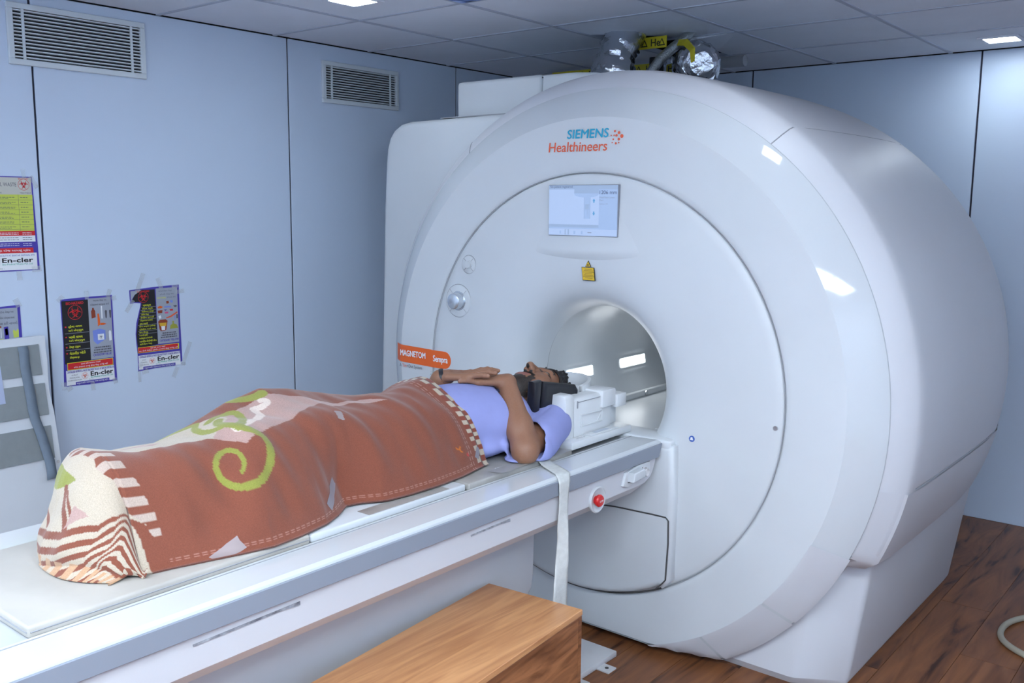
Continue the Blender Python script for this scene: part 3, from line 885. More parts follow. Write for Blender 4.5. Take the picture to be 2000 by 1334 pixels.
# ================================================================== things on and against the vented wall
def quad(mb, fr, u0, v0, u1, v1, m, x):
    """flat print rectangle on a sheet; fr = (y0, y1, z0, z1), v from the top"""
    y0, y1, z0, z1 = fr
    a, b_ = y0 + u0 * (y1 - y0), y0 + u1 * (y1 - y0)
    c, d = z1 - v1 * (z1 - z0), z1 - v0 * (z1 - z0)
    mb.add([(x, a, c), (x, b_, c), (x, b_, d), (x, a, d)], [(0, 1, 2, 3)], m)
def ppoly(mb, fr, pts, m, x):
    y0, y1, z0, z1 = fr
    b = bmesh.new()
    f = b.faces.new([b.verts.new((x, y0 + u * (y1 - y0), z1 - v * (z1 - z0))) for u, v in pts])
    f.normal_update()
    if f.normal.x < 0:
        f.normal_flip()
    bmesh.ops.triangulate(b, faces=[f])
    mb.bm(b, m)
def ptext(mb, fr, s, u0, u1, v0, v1, m, x, bold=0.0):
    y0, y1, z0, z1 = fr
    put_text(mb, s, m, (x, y0 + u0 * (y1 - y0), z1 - v1 * (z1 - z0)), (0, 1, 0), (0, 0, 1), w=(u1 - u0) * (y1 - y0), h=(v1 - v0) * (z1 - z0), bold=bold)
def biohazard(mb, fr, u, v, r, m, bg, x):
    """ring with three horned lobes, r in metres"""
    y0, y1, z0, z1 = fr
    cy, cz = y0 + u * (y1 - y0), z1 - v * (z1 - z0)
    def ann(a, b2, ri, ro, mm, xx, c0=0, c1=2 * PI, n=36):
        vs, fs = [], []
        for i in range(n + 1):
            t = c0 + (c1 - c0) * i / n
            vs += [(xx, a + ri * math.cos(t), b2 + ri * math.sin(t)), (xx, a + ro * math.cos(t), b2 + ro * math.sin(t))]
        for i in range(n):
            fs.append((2 * i, 2 * i + 1, 2 * i + 3, 2 * i + 2))
        mb.add(vs, fs, mm)
    ann(cy, cz, r * 0.93, r, m, x)
    for k in range(3):
        t = PI / 2 + 2 * PI * k / 3
        a, b2 = cy + 0.45 * r * math.cos(t), cz + 0.45 * r * math.sin(t)
        ann(a, b2, 0.0, r * 0.46, m, x)
        a2, b3 = cy + 0.60 * r * math.cos(t), cz + 0.60 * r * math.sin(t)
        ann(a2, b3, 0.0, r * 0.36, bg, x + 0.0003)
    ann(cy, cz, 0.0, r * 0.13, bg, x + 0.0004)
    ann(cy, cz, r * 0.36, r * 0.42, m, x + 0.0005)
def tape(parent, y, z, w, h, ang, x=0.0032):
    c, s = math.cos(ang), math.sin(ang)
    pts = [(x, y + a * c - b * s, z + a * s + b * c) for a, b in ((-w / 2, -h / 2), (w / 2, -h / 2), (w / 2, h / 2), (-w / 2, h / 2))]
    MB().prism(pts, (0.0006, 0, 0), tape_clear).build('tape_piece', parent)
def sheet_obj(name, fr, pts, base, label):
    y0, y1, z0, z1 = fr
    g = [(0.0008, y0 + u * (y1 - y0), z1 - v * (z1 - z0)) for u, v in pts]
    o = MB().prism(g, (0.0010, 0, 0), base).build(name)
    return tag(o, label, 'poster', 'waste posters taped to the wall')
X1, X2, X3, X4 = 0.0022, 0.0025, 0.0028, 0.0034
_dr = random.Random(21)
def dashes(mb, fr, u0, u1, v0, v1, m, x):
    """print too small to read: a row of short strokes"""
    u = u0
    while u < u1:
        w = _dr.uniform(0.012, 0.045)
        quad(mb, fr, u, v0, min(u + w, u1), v1, m, x)
        u += w + 0.008

def encler_foot(p, fr, u0=0.03, left=True):
    quad(p, fr, u0, 0.815, 0.97, 0.985, white_ink, X1)
    ptext(p, fr, 'CENTRALIZED BIOMEDICAL WASTE TREATMENT FACILITY AT BHATAR DISPOSAL SITE', u0 + 0.02, 0.97, 0.822, 0.846, blue_ink, X2, 0.01)
    ptext(p, fr, 'En-cler', 0.50, 0.94, 0.855, 0.905, black_ink, X2, 0.03)
    ptext(p, fr, 'Bio-Medical Waste Pvt. Ltd.', 0.50, 0.94, 0.912, 0.930, green_ink, X2, 0.01)
    if left:
        for k, s in enumerate(('SURAT', 'MUNICIPAL', 'CORPORATION')):
            w = (0.12, 0.19, 0.26)[k] * (1.0 if u0 < 0.1 else 0.68)
            c = 0.19 if u0 < 0.1 else 0.225
            ptext(p, fr, s, c - w / 2, c + w / 2, 0.865 + 0.030 * k, 0.880 + 0.030 * k, dgrey_ink, X2)
    biohazard(p, fr, 0.385, 0.895, 0.0135, coral_ink, white_ink, X2)
    ptext(p, fr, 'Phone :', 0.46, 0.56, 0.938, 0.950, dgrey_ink, X2)
    quad(p, fr, 0.20, 0.955, 0.86, 0.990, blue_ink, X2)
    ptext(p, fr, 'સમુદાયહિત પર્યાવરણ એજ આપણું ધ્યેય', 0.22, 0.84, 0.960, 0.985, white_ink, X3, 0.01)

# poster: blue category
fr = (-0.487, -0.268, 0.852, 1.217)
full = [(0, 0.01), (0.5, 0.0), (1, -0.002), (1.0, 0.5), (1.02, 1.0), (0.5, 1.004), (-0.02, 0.99), (0.012, 0.5)]
po = sheet_obj('waste_poster', fr, full, blue_ink, 'untorn black and grey waste poster with a blue box picture, taped up')
p = MB()
quad(p, fr, 0.02, 0.03, 0.52, 0.74, black_ink, X1)
quad(p, fr, 0.52, 0.02, 0.97, 0.72, grey_ink, X1)
biohazard(p, fr, 0.265, 0.165, 0.030, red_ink, black_ink, X2)
ptext(p, fr, 'BIO-HAZARD', 0.10, 0.43, 0.045, 0.075, red_ink, X2, 0.02)
for s, u, v in (('તૂટેલા વાયલ', 0.38, 0.305), ('અને એમ્પ્યુલ', 0.40, 0.350), ('ખાલી વાયલ', 0.38, 0.420), ('અને એમ્પ્યુલ', 0.42, 0.465), ('ટેસ્ટ ટ્યૂબ', 0.33, 0.535), ('મેટાલીક બોડી', 0.42, 0.605), ('ઈમ્પલાન્ટ', 0.30, 0.655)):
    ptext(p, fr, s, 0.12, u, v, v + 0.034, yellow_ink, X2, 0.02)
for v in (0.315, 0.430, 0.545, 0.615):
    quad(p, fr, 0.055, v, 0.085, v + 0.014, red_ink, X2)
for v in (0.395, 0.510, 0.585):
    quad(p, fr, 0.05, v, 0.51, v + 0.004, grey_ink, X2)
ptext(p, fr, 'આટલા વેસ્ટ આ', 0.62, 0.88, 0.035, 0.062, dgrey_ink, X2, 0.01)
ptext(p, fr, 'બોક્સમાં સંગ્રહ કરો', 0.56, 0.93, 0.080, 0.110, dgrey_ink, X2, 0.01)
ppoly(p, fr, [(0.57, 0.165), (0.59, 0.15), (0.595, 0.13), (0.625, 0.13), (0.63, 0.15), (0.65, 0.165), (0.655, 0.24), (0.575, 0.25)], brown_ink, X2)
quad(p, fr, 0.765, 0.115, 0.79, 0.26, white_ink, X2)
for u in (0.86, 0.945):
    ppoly(p, fr, [(u - 0.022, 0.175), (u, 0.165), (u + 0.022, 0.175), (u + 0.015, 0.25), (u, 0.265), (u - 0.015, 0.25)], dgrey_ink, X2)
ppoly(p, fr, [(0.69, 0.20), (0.72, 0.20), (0.735, 0.27), (0.735, 0.33), (0.69, 0.345)], orange_ink, X2)
ppoly(p, fr, [(0.74, 0.31), (0.80, 0.31), (0.86, 0.325), (0.80, 0.335), (0.74, 0.335)], orange_ink, X2)
ppoly(p, fr, [(0.58, 0.39), (0.72, 0.375), (0.83, 0.395), (0.83, 0.50), (0.66, 0.555), (0.59, 0.51)], sky_ink, X2)
quad(p, fr, 0.675, 0.435, 0.80, 0.505, white_ink, X3)
biohazard(p, fr, 0.737, 0.47, 0.008, dgrey_ink, white_ink, X4)
ppoly(p, fr, [(0.895, 0.42), (0.92, 0.40), (0.945, 0.42), (0.95, 0.52), (0.90, 0.525)], white_ink, X2)
for k, s in enumerate(('Bio-Medical Waste', 'Management Rules 2016', 'and Environment Protection Act 1986')):
    dashes(p, fr, 0.60 - 0.01 * k, 0.92 + 0.01 * k, 0.580 + 0.028 * k, 0.596 + 0.028 * k, dgrey_ink, X2)
ptext(p, fr, 'CATEGORY BLUE', 0.57, 0.93, 0.660, 0.685, blue_ink, X2, 0.02)
quad(p, fr, 0.06, 0.728, 0.955, 0.812, yellow_ink, X2)
quad(p, fr, 0.07, 0.734, 0.945, 0.806, red_ink, X3)
ptext(p, fr, 'મુખ્ય કરી સલામત માર્ગો', 0.32, 0.70, 0.742, 0.765, white_ink, X4, 0.015)
ptext(p, fr, 'હવેના કપરામાં નાખવું ફોગટ વેસ્ટ લખેલું નહીં', 0.18, 0.84, 0.773, 0.798, white_ink, X4, 0.015)
encler_foot(p, fr)
p.build('print', po)
for a in ((-0.487, 1.217, 0.030, 0.018, 0.75), (-0.378, 1.224, 0.016, 0.034, 0.05), (-0.282, 1.226, 0.018, 0.034, -0.35), (-0.262, 1.205, 0.022, 0.018, 0.2), (-0.492, 0.858, 0.020, 0.030, 0.1), (-0.470, 0.846, 0.024, 0.020, 0.5), (-0.372, 0.842, 0.018, 0.034, 0.05), (-0.274, 0.852, 0.018, 0.024, 0.3)):
    tape(po, *a)

# poster: yellow category, torn along one side
fr = (-0.190, 0.045, 0.878, 1.240)
torn = [(0.0, 0.02), (0.5, 0.0), (1, -0.01), (1.0, 0.5), (1.01, 0.95), (0.60, 0.985), (0.10, 1.005), (0.10, 0.97), (0.105, 0.80), (0.09, 0.65), (0.085, 0.55), (0.11, 0.42), (0.15, 0.33), (0.20, 0.22), (0.21, 0.185), (0.10, 0.175), (0.005, 0.185)]
po = sheet_obj('waste_poster', fr, torn, blue_ink, 'torn black and grey waste poster with a bucket picture, taped up')
p = MB()
ppoly(p, fr, [(0.02, 0.17), (0.05, 0.165), (0.22, 0.17), (0.225, 0.20), (0.19, 0.28), (0.13, 0.44), (0.10, 0.56), (0.105, 0.66), (0.12, 0.735), (0.52, 0.70), (0.50, 0.03), (0.24, 0.025), (0.10, 0.08)], black_ink, X1)
ppoly(p, fr, [(0.02, 0.035), (0.24, 0.025), (0.10, 0.08), (0.02, 0.15)], grey_ink, X1)
quad(p, fr, 0.52, 0.02, 0.96, 0.70, grey_ink, X1)
biohazard(p, fr, 0.265, 0.115, 0.024, red_ink, black_ink, X2)
ptext(p, fr, 'BIO-HAZARD', 0.15, 0.39, 0.035, 0.055, red_ink, X2, 0.02)
yt = ('પ્લાસ્ટર', 'કોટન પટ્ટી', 'લોહીવાળા પદાર્થ', 'સોઈલ વેસ્ટ', 'કેમિકલ પ્રવાહી', 'એક્સપાયર દવાઓ', 'તથા દવાની', 'લેબ કલ્ચર (બેગ)', 'ડ્રેસીંગ અને પાટા', 'શબ ટીસ્યુ', 'બાયોપ્સી', 'માઈક્રોબાયોલોજી', 'બાયોટેકનોલોજી લેબ', 'ક્લીનીકલ વેસ્ટ')
for k, s in enumerate(yt):
    v = 0.205 + 0.0355 * k
    u = float(np.interp(v, [0.2, 0.3, 0.45, 0.6, 0.72], [0.25, 0.21, 0.16, 0.15, 0.16]))
    ptext(p, fr, s, u, (0.41, 0.44, 0.46, 0.36, 0.46, 0.43, 0.33, 0.48, 0.49, 0.33, 0.32, 0.41, 0.49, 0.40)[k], v, v + 0.026, yellow_ink, X2, 0.015)
for k in (1, 2, 3, 4, 5, 7, 9, 10):
    v = 0.199 + 0.0355 * k
    quad(p, fr, float(np.interp(v, [0.2, 0.3, 0.45, 0.6, 0.72], [0.23, 0.19, 0.14, 0.13, 0.14])), v, 0.51, v + 0.003, grey_ink, X2)
ptext(p, fr, 'એનેટોમીકલ વેસ્ટ', 0.57, 0.85, 0.045, 0.068, dgrey_ink, X2)
ptext(p, fr, 'સોલિડ વેસ્ટ આ', 0.60, 0.88, 0.085, 0.110, dgrey_ink, X2)
ptext(p, fr, 'પીળી થેલીમાં', 0.54, 0.72, 0.125, 0.148, yellow_ink, X2, 0.01)
ptext(p, fr, 'સંગ્રહ કરો', 0.74, 0.92, 0.125, 0.148, dgrey_ink, X2)
for pts, m in (([(0.72, 0.185), (0.77, 0.18), (0.78, 0.21), (0.73, 0.215)], brown_ink), ([(0.80, 0.175), (0.86, 0.18), (0.85, 0.21), (0.81, 0.20)], sky_ink),
               ([(0.54, 0.245), (0.60, 0.235), (0.65, 0.25), (0.62, 0.268), (0.55, 0.265)], orange_ink), ([(0.68, 0.245), (0.82, 0.245), (0.82, 0.262), (0.68, 0.262)], sky_ink),
               ([(0.86, 0.245), (0.92, 0.24), (0.95, 0.255), (0.90, 0.265)], dgrey_ink), ([(0.54, 0.29), (0.64, 0.29), (0.63, 0.325), (0.55, 0.325)], brown_ink),
               ([(0.66, 0.285), (0.74, 0.285), (0.70, 0.30)], blue_ink), ([(0.78, 0.285), (0.85, 0.283), (0.86, 0.305), (0.80, 0.305)], red_ink), ([(0.68, 0.315), (0.76, 0.315), (0.75, 0.335), (0.69, 0.335)], pink_ink),
               ([(0.70, 0.385), (0.80, 0.365), (0.94, 0.320), (0.95, 0.335), (0.81, 0.385), (0.72, 0.395)], coral_ink), ([(0.55, 0.36), (0.60, 0.35), (0.61, 0.385), (0.57, 0.395)], white_ink),
               ([(0.92, 0.355), (0.95, 0.355), (0.95, 0.405), (0.92, 0.405)], dgrey_ink), ([(0.88, 0.365), (0.895, 0.365), (0.895, 0.42), (0.88, 0.42)], sky_ink)):
    ppoly(p, fr, pts, m, X2)
ppoly(p, fr, [(0.54, 0.425), (0.58, 0.405), (0.70, 0.405), (0.735, 0.425), (0.70, 0.535), (0.66, 0.545), (0.59, 0.545), (0.565, 0.525)], brown_ink, X2)
ppoly(p, fr, [(0.56, 0.445), (0.71, 0.445), (0.70, 0.485), (0.58, 0.485)], mat('bucket_yellow', (0.70, 0.42, 0.03), 0.5), X3)
ppoly(p, fr, [(0.60, 0.485), (0.68, 0.485), (0.675, 0.535), (0.605, 0.535)], white_ink, X3)
ppoly(p, fr, [(0.775, 0.53), (0.79, 0.485), (0.835, 0.465), (0.83, 0.435), (0.87, 0.435), (0.86, 0.465), (0.92, 0.48), (0.95, 0.525)], mat('bag_olive', (0.35, 0.36, 0.05), 0.5), X2)
for k, s in enumerate(('Bio-Medical Waste', 'Management Rules 2016', 'and Environment Protection Act 1986')):
    dashes(p, fr, 0.62 - 0.02 * k, 0.90 + 0.01 * k, 0.565 + 0.026 * k, 0.580 + 0.026 * k, dgrey_ink, X2)
ptext(p, fr, 'CATEGORY YELLOW', 0.56, 0.95, 0.650, 0.675, blue_ink, X2, 0.02)
quad(p, fr, 0.11, 0.715, 0.95, 0.785, yellow_ink, X2)
quad(p, fr, 0.115, 0.720, 0.93, 0.780, red_ink, X3)
ptext(p, fr, 'મુખ્ય કરી સલામત માર્ગો', 0.36, 0.66, 0.726, 0.746, white_ink, X4, 0.015)
ptext(p, fr, 'આ પીળી થેલીમાં ડ્રેસીંગ કપરામાં વેસ્ટ લખેલું નહીં', 0.13, 0.92, 0.752, 0.774, white_ink, X4, 0.015)
encler_foot(p, fr, 0.115)
p.build('print', po)
for a in ((-0.140, 1.262, 0.020, 0.085, -0.40), (-0.192, 1.165, 0.018, 0.060, -0.6), (-0.05, 1.255, 0.020, 0.05, 0.35), (0.048, 1.213, 0.040, 0.018, 0.1), (0.025, 1.236, 0.030, 0.014, 0.1), (0.068, 0.93, 0.020, 0.11, -0.40), (0.052, 0.885, 0.022, 0.014, 0.0), (-0.155, 0.905, 0.022, 0.020, 0.3), (-0.135, 0.872, 0.030, 0.018, 0.2), (-0.163, 0.855, 0.012, 0.05, 0.05), (0.01, 0.852, 0.02, 0.05, -0.45)):
    tape(po, *a)

# chart: lime table with coloured bands
fr = (-0.86, -0.568, 1.337, 1.700)
po = sheet_obj('waste_chart', fr, [(0, 0.0), (1, 0.0), (1.03, 1.0), (0, 1.005)], blue_ink, 'lime green biomedical waste chart with red and blue bands, taped high on the wall')
p = MB()
quad(p, fr, 0.01, 0.01, 0.985, 0.19, cream_ink, X1)
ptext(p, fr, 'BIO-MEDICAL WASTE', 0.30, 0.79, 0.065, 0.105, dgrey_ink, X2)
biohazard(p, fr, 0.885, 0.085, 0.0215, red_ink, cream_ink, X2)
ptext(p, fr, 'BIO-HAZARD', 0.82, 0.95, 0.015, 0.033, red_ink, X2)
ptext(p, fr, 'TYPE OF WASTE', 0.30, 0.60, 0.165, 0.180, dgrey_ink, X2)
ptext(p, fr, 'TREATMENT', 0.83, 0.975, 0.165, 0.180, dgrey_ink, X2)
quad(p, fr, 0.01, 0.19, 0.99, 0.575, lime_ink, X1)
quad(p, fr, 0.01, 0.575, 0.995, 0.625, red_ink, X1)
quad(p, fr, 0.01, 0.625, 0.995, 0.690, white_ink, X1)
quad(p, fr, 0.01, 0.690, 0.995, 0.755, blue_ink, X1)
quad(p, fr, 0.01, 0.755, 0.960, 0.810, red_ink, X1)
quad(p, fr, 0.01, 0.810, 1.0, 0.990, white_ink, X1)
quad(p, fr, 0.805, 0.19, 0.808, 0.575, dgrey_ink, X2)
rr = random.Random(8)
for k in range(7):
    v = 0.215 + 0.052 * k
    quad(p, fr, 0.01, v + 0.030, 0.99, v + 0.0325, dgrey_ink, X2)
    for j in range(2):
        dashes(p, fr, 0.36, 0.78 - 0.1 * rr.random(), v + 0.002 + 0.012 * j, v + 0.007 + 0.012 * j, dgrey_ink, X2)
    dashes(p, fr, 0.83, 0.93, v + 0.002, v + 0.008, dgrey_ink, X2)
for v, m in ((0.590, white_ink), (0.606, white_ink), (0.640, dgrey_ink), (0.662, dgrey_ink), (0.705, white_ink), (0.725, white_ink)):
    dashes(p, fr, 0.35, 0.78, v + 0.002, v + 0.008, m, X2)
    dashes(p, fr, 0.83, 0.95, v + 0.002, v + 0.008, m, X2)
ptext(p, fr, 'સલામત પર્યાવરણ એજ આપણું ધ્યેય', 0.20, 0.92, 0.768, 0.798, white_ink, X2, 0.015)
ptext(p, fr, 'WASTE TREATMENT FACILITY AT BHATAR DISPOSAL SITE', 0.25, 0.97, 0.825, 0.843, blue_ink, X2)
ptext(p, fr, 'En-cler', 0.55, 0.945, 0.862, 0.908, black_ink, X2, 0.03)
ptext(p, fr, 'Bio-Medical Waste Pvt. Ltd.', 0.55, 0.945, 0.916, 0.936, green_ink, X2)
biohazard(p, fr, 0.37, 0.90, 0.02, coral_ink, white_ink, X2)
ptext(p, fr, 'Phone :', 0.45, 0.57, 0.963, 0.976, dgrey_ink, X2)
p.build('print', po)
for a in ((-0.600, 1.712, 0.016, 0.030, 0.1), (-0.563, 1.680, 0.016, 0.050, 0.5), (-0.640, 1.318, 0.020, 0.035, 0.05), (-0.572, 1.342, 0.036, 0.022, 0.1)):
    tape(po, *a)

# poster partly behind the leaning board
fr = (-0.88, -0.645, 0.860, 1.205)
po = sheet_obj('waste_poster', fr, [(0, 0.03), (1, 0.0), (1.01, 1.0), (0, 1.0)], blue_ink, 'grey waste poster with apron and test tube pictures, half behind the leaning white board')
p = MB()
quad(p, fr, 0.02, 0.03, 0.955, 0.99, grey_ink, X1)
for s, u0, u1, v, m in (('ઘન કચરા માટેના વેસ્ટ આ', 0.50, 0.89, 0.055, dgrey_ink), ('થેલીમાં સંગ્રહ કરતા', 0.64, 0.90, 0.12, dgrey_ink), ('પહેલાં નાશ કરી નાખવો', 0.50, 0.94, 0.18, dgrey_ink)):
    ptext(p, fr, s, u0, u1, v, v + 0.035, m, X2, 0.01)
ptext(p, fr, 'લાલ', 0.50, 0.61, 0.12, 0.155, red_ink, X3, 0.01)
for pts, m in (([(0.72, 0.24), (0.79, 0.235), (0.80, 0.40), (0.725, 0.405)], blue_ink), ([(0.735, 0.26), (0.78, 0.255), (0.785, 0.33), (0.74, 0.335)], sky_ink),
               ([(0.86, 0.29), (0.88, 0.275), (0.91, 0.30), (0.94, 0.27), (0.955, 0.285), (0.95, 0.365), (0.87, 0.37)], lime_ink),
               ([(0.655, 0.23), (0.67, 0.22), (0.685, 0.235), (0.672, 0.255)], brown_ink), ([(0.665, 0.25), (0.678, 0.25), (0.678, 0.36), (0.665, 0.36)], white_ink),
               ([(0.62, 0.37), (0.70, 0.37), (0.70, 0.42), (0.62, 0.42)], lime_ink), ([(0.84, 0.455), (0.92, 0.43), (0.925, 0.44), (0.85, 0.475)], red_ink), ([(0.70, 0.455), (0.88, 0.40), (0.885, 0.41), (0.71, 0.465)], white_ink)):
    ppoly(p, fr, pts, m, X2)
p.build('print', po)
tape(po, -0.655, 1.213, 0.022, 0.034, 0.4)

# white board leaning against the wall
bo = thing('leaning_board', 'tall white board with grey pads and a strap, leaning against the wall', 'board', (0.05, -0.83, 0.0))
bm_ = mat('board_white', (0.66, 0.70, 0.74), 0.5, 0.3, var=0.06, vscale=3)
def bx(z):                     # the board leans: its face stands further out near the floor
    return 0.205 - 0.145 * z / 1.09
prof_b = [(-1.10, 0.0), (-0.570, 0.0), (-0.576, 0.33), (-0.580, 0.62), (-0.583, 0.78), (-0.592, 0.86), (-0.590, 0.92), (-0.585, 0.98), (-0.586, 1.03), (-0.583, 1.080), (-0.590, 1.083), (-0.75, 1.080), (-1.10, 1.075)]
b = bmesh.new()
fa = [b.verts.new((bx(z), y, z)) for y, z in prof_b]
ba = [b.verts.new((bx(z) - 0.022, y, z + (0.0 if z > 0 else 0.0))) for y, z in prof_b]
n = len(prof_b)
b.faces.new(fa)
b.faces.new(ba[::-1])
for i in range(n):
    b.faces.new((fa[(i + 1) % n], fa[i], ba[i], ba[(i + 1) % n]))
bmesh.ops.recalc_face_normals(b, faces=b.faces[:])
bmesh.ops.triangulate(b, faces=[f for f in b.faces if len(f.verts) > 4])
MB().bm(b, bm_).build('panel', bo)
pad_m = mat('grey_pad', (0.26, 0.29, 0.30), 0.7, 0.3, var=0.06, vscale=30)
for z0, z1, ye in ((0.930, 1.048, -0.612), (0.772, 0.896, -0.606), (0.600, 0.728, -0.603)):
    MB().prism([(bx(z0) + 0.0005, -1.06, z0), (bx(z0) + 0.0005, ye, z0 + 0.004), (bx(z1) + 0.0005, ye - 0.002, z1 + 0.004), (bx(z1) + 0.0005, -1.06, z1)], (0.004, 0, 0), pad_m).build('pad', bo)
MB().prism([(bx(0.85) + 0.005, -0.95, 0.838), (bx(0.85) + 0.005, -0.762, 0.842), (bx(1.0) + 0.005, -0.765, 0.985), (bx(1.0) + 0.005, -0.95, 0.985)], (0.003, 0, 0), mat('pale_blue_card', (0.42, 0.48, 0.66), 0.6)).build('card', bo)
g = []
for y, z, off in ((-0.676, 1.050, 0.007), (-0.675, 1.030, 0.012), (-0.676, 0.99, 0.010), (-0.674, 0.94, 0.009), (-0.669, 0.86, 0.010), (-0.668, 0.82, 0.010), (-0.664, 0.77, 0.011), (-0.650, 0.71, 0.013), (-0.640, 0.65, 0.016), (-0.632, 0.60, 0.020), (-0.632, 0.56, 0.026), (-0.638, 0.533, 0.036)):
    g.append([(bx(z) + off, y - 0.0185, z - 0.002), (bx(z) + off + 0.001, y, z), (bx(z) + off, y + 0.0185, z)])
sg_ = MB().sheet(g, mat('grey_webbing', (0.20, 0.25, 0.31), 0.85, 0.2, var=0.12, vscale=25, bump=0.2, bscale=500)).build('strap', bo, True)
md = sg_.modifiers.new('thickness', 'SOLIDIFY'); md.thickness = 0.003; md.offset = 0
MB().tube([(bx(0.585), -0.592, 0.585), (bx(0.585) + 0.004, -0.592, 0.585)], 0.006, white_dirty, 10).build('screw', bo)

# ================================================================== above the scanner: ducts, hose, pipes with warning tape
def crumple(path, rad, n, seed, amp, name, label, cat='duct'):
    rg = random.Random(seed)
    path = [Vector(q) for q in path]
    m = len(path)
    K = 30
    v, f = [], []
    ts = [i / (K - 1) * (m - 1) for i in range(K)]
    jit = [[rg.uniform(-amp, amp) for _ in range(n)] for _ in range(K)]
    prev = None
    for i, t in enumerate(ts):
        a = min(int(t), m - 2)
        q = path[a].lerp(path[a + 1], t - a)
        d = (path[a + 1] - path[a]).normalized()
        r = np.interp(t, range(m), rad)
        up = Vector((1, 0, 0)) if abs(d.x) < 0.8 else Vector((0, 0, 1))
        e1 = d.cross(up).normalized() if prev is None else (prev - d * prev.dot(d)).normalized()
        prev = e1
        e2 = d.cross(e1)
        for k in range(n):
            an = 2 * PI * k / n
            rr = r * (1 + jit[i][k] + 0.03 * math.sin(i * 1.7 + k))
            v.append(q + e1 * rr * math.cos(an) + e2 * rr * math.sin(an))
    for i in range(K - 1):
        for k in range(n):
            f.append((i * n + k, i * n + (k + 1) % n, (i + 1) * n + (k + 1) % n, (i + 1) * n + k))
    f.append(tuple(range(n))[::-1])
    f.append(tuple((K - 1) * n + k for k in range(n)))
    o = MB().add(v, f, foil).build(name, None, True, 28, True)
    return tag(o, label, cat)
crumple([(1.35, 1.60, 2.45), (1.345, 1.56, 2.38), (1.33, 1.52, 2.30), (1.325, 1.50, 2.20), (1.325, 1.49, 2.10), (1.33, 1.50, 2.02)], [0.085, 0.088, 0.090, 0.105, 0.12, 0.12], 22, 3, 0.09, 'foil_duct', 'upright crumpled silver foil duct between the ceiling hole and the scanner top')
crumple([(1.50, 1.90, 2.28), (1.55, 1.83, 2.27), (1.61, 1.76, 2.255), (1.665, 1.69, 2.25), (1.705, 1.64, 2.245), (1.72, 1.62, 2.24)], [0.06, 0.085, 0.10, 0.10, 0.085, 0.05], 22, 5, 0.09, 'foil_duct', 'fat crumpled silver foil duct lying across behind the braided hose')
crumple([(1.30, 2.05, 2.30), (1.36, 1.98, 2.305), (1.42, 1.93, 2.31), (1.46, 1.92, 2.32), (1.49, 1.94, 2.33)], [0.05, 0.055, 0.055, 0.055, 0.05], 18, 9, 0.08, 'foil_duct', 'thin silver foil duct just below the ceiling hole behind the yellow tape')
bh = MB().tube([(1.62, 1.72, 2.42), (1.585, 1.69, 2.365), (1.55, 1.66, 2.33), (1.51, 1.62, 2.28), (1.485, 1.58, 2.22), (1.475, 1.56, 2.14), (1.475, 1.55, 2.05)], 0.024, mat('steel_braid', (0.42, 0.44, 0.44), 0.35, metal=0.9, bump=0.8, bscale=150), 14)
tag(bh.build('braided_hose', None, True), 'bent steel braided hose dropping from the ceiling hole to the scanner', 'hose')
tag(MB().tube([(1.44, 1.70, 2.30), (1.44, 1.70, 2.20), (1.44, 1.70, 2.02)], 0.034, mat('black_rubber', (0.01, 0.01, 0.014), 0.5), 16).build('black_pipe', None, True, 40), 'short black pipe standing on the scanner between the ducts', 'pipe')
def warn(mb, org, ex, ey, n, pitch, h):
    org, ex, ey = Vector(org), Vector(ex), Vector(ey)
    for k in range(n):
        o = org + ex * (k * pitch)
        put_text(mb, 'He', black_ink, o, ex, ey, h=h * 0.62, bold=0.01)
        c = o + ex * (pitch * 0.62)
        w = h * 0.36
        a = [c - ex * w, c + ex * w, c + ey * h * 0.66]
        mb.add(a, [(0, 1, 2)], black_ink)
        nrm = ex.cross(ey).normalized() * 0.0006
        cc = c + ey * h * 0.24
        mb.add([cc + (q - cc) * 0.62 + nrm for q in a], [(0, 1, 2)], yellow)
def band(name, org, ex, L, h, n, label):
    org, ex = Vector(org), Vector(ex).normalized()
    ez = Vector((0, 0, 1))
    nrm = ex.cross(ez).normalized()
    mb = MB().prism([org, org + ex * L, org + ex * L + ez * h, org + ez * h], tuple(-nrm * 0.002), yellow)
    o = mb.build(name)
    p = MB()
    warn(p, org + nrm * 0.0012 + ex * 0.012 + ez * h * 0.18, ex, ez, n, L / max(n, 1), h)
    p.build('print', o)
    return tag(o, label, 'tape')
band('warning_tape', (1.325, 1.665, 2.338), (0.90, -0.10, -0.02), 0.20, 0.052, 2, 'yellow helium warning tape stretched across the ceiling hole')
band('warning_tape', (1.40, 1.86, 2.245), (1, 0, 0.12), 0.13, 0.045, 1, 'short yellow helium warning tape low between the foil duct and the black pipe')
tag(MB().tube([(0.30, 2.30, 2.352), (1.60, 2.30, 2.345)], 0.028, mat('pipe_grey', (0.4, 0.42, 0.46), 0.5), 14).build('helium_pipe', None, True, 40), 'pipe under the ceiling behind the scanner, wrapped in warning tape', 'pipe')
band('warning_tape', (0.40, 2.269, 2.326), (1, 0, -0.005), 1.0, 0.05, 8, 'long yellow helium warning tape along the pipe under the ceiling')
MB_ = MB().prism([(1.565, 1.655, 2.338), (1.64, 1.595, 2.322), (1.70, 1.545, 2.285), (1.712, 1.535, 2.235), (1.722, 1.54, 2.24), (1.715, 1.553, 2.30), (1.645, 1.61, 2.352), (1.57, 1.665, 2.365)], (0.004, 0.004, 0.001), yellow)
tag(MB_.build('warning_tape'), 'yellow warning tape wrapped over the end of the fat foil duct', 'tape')

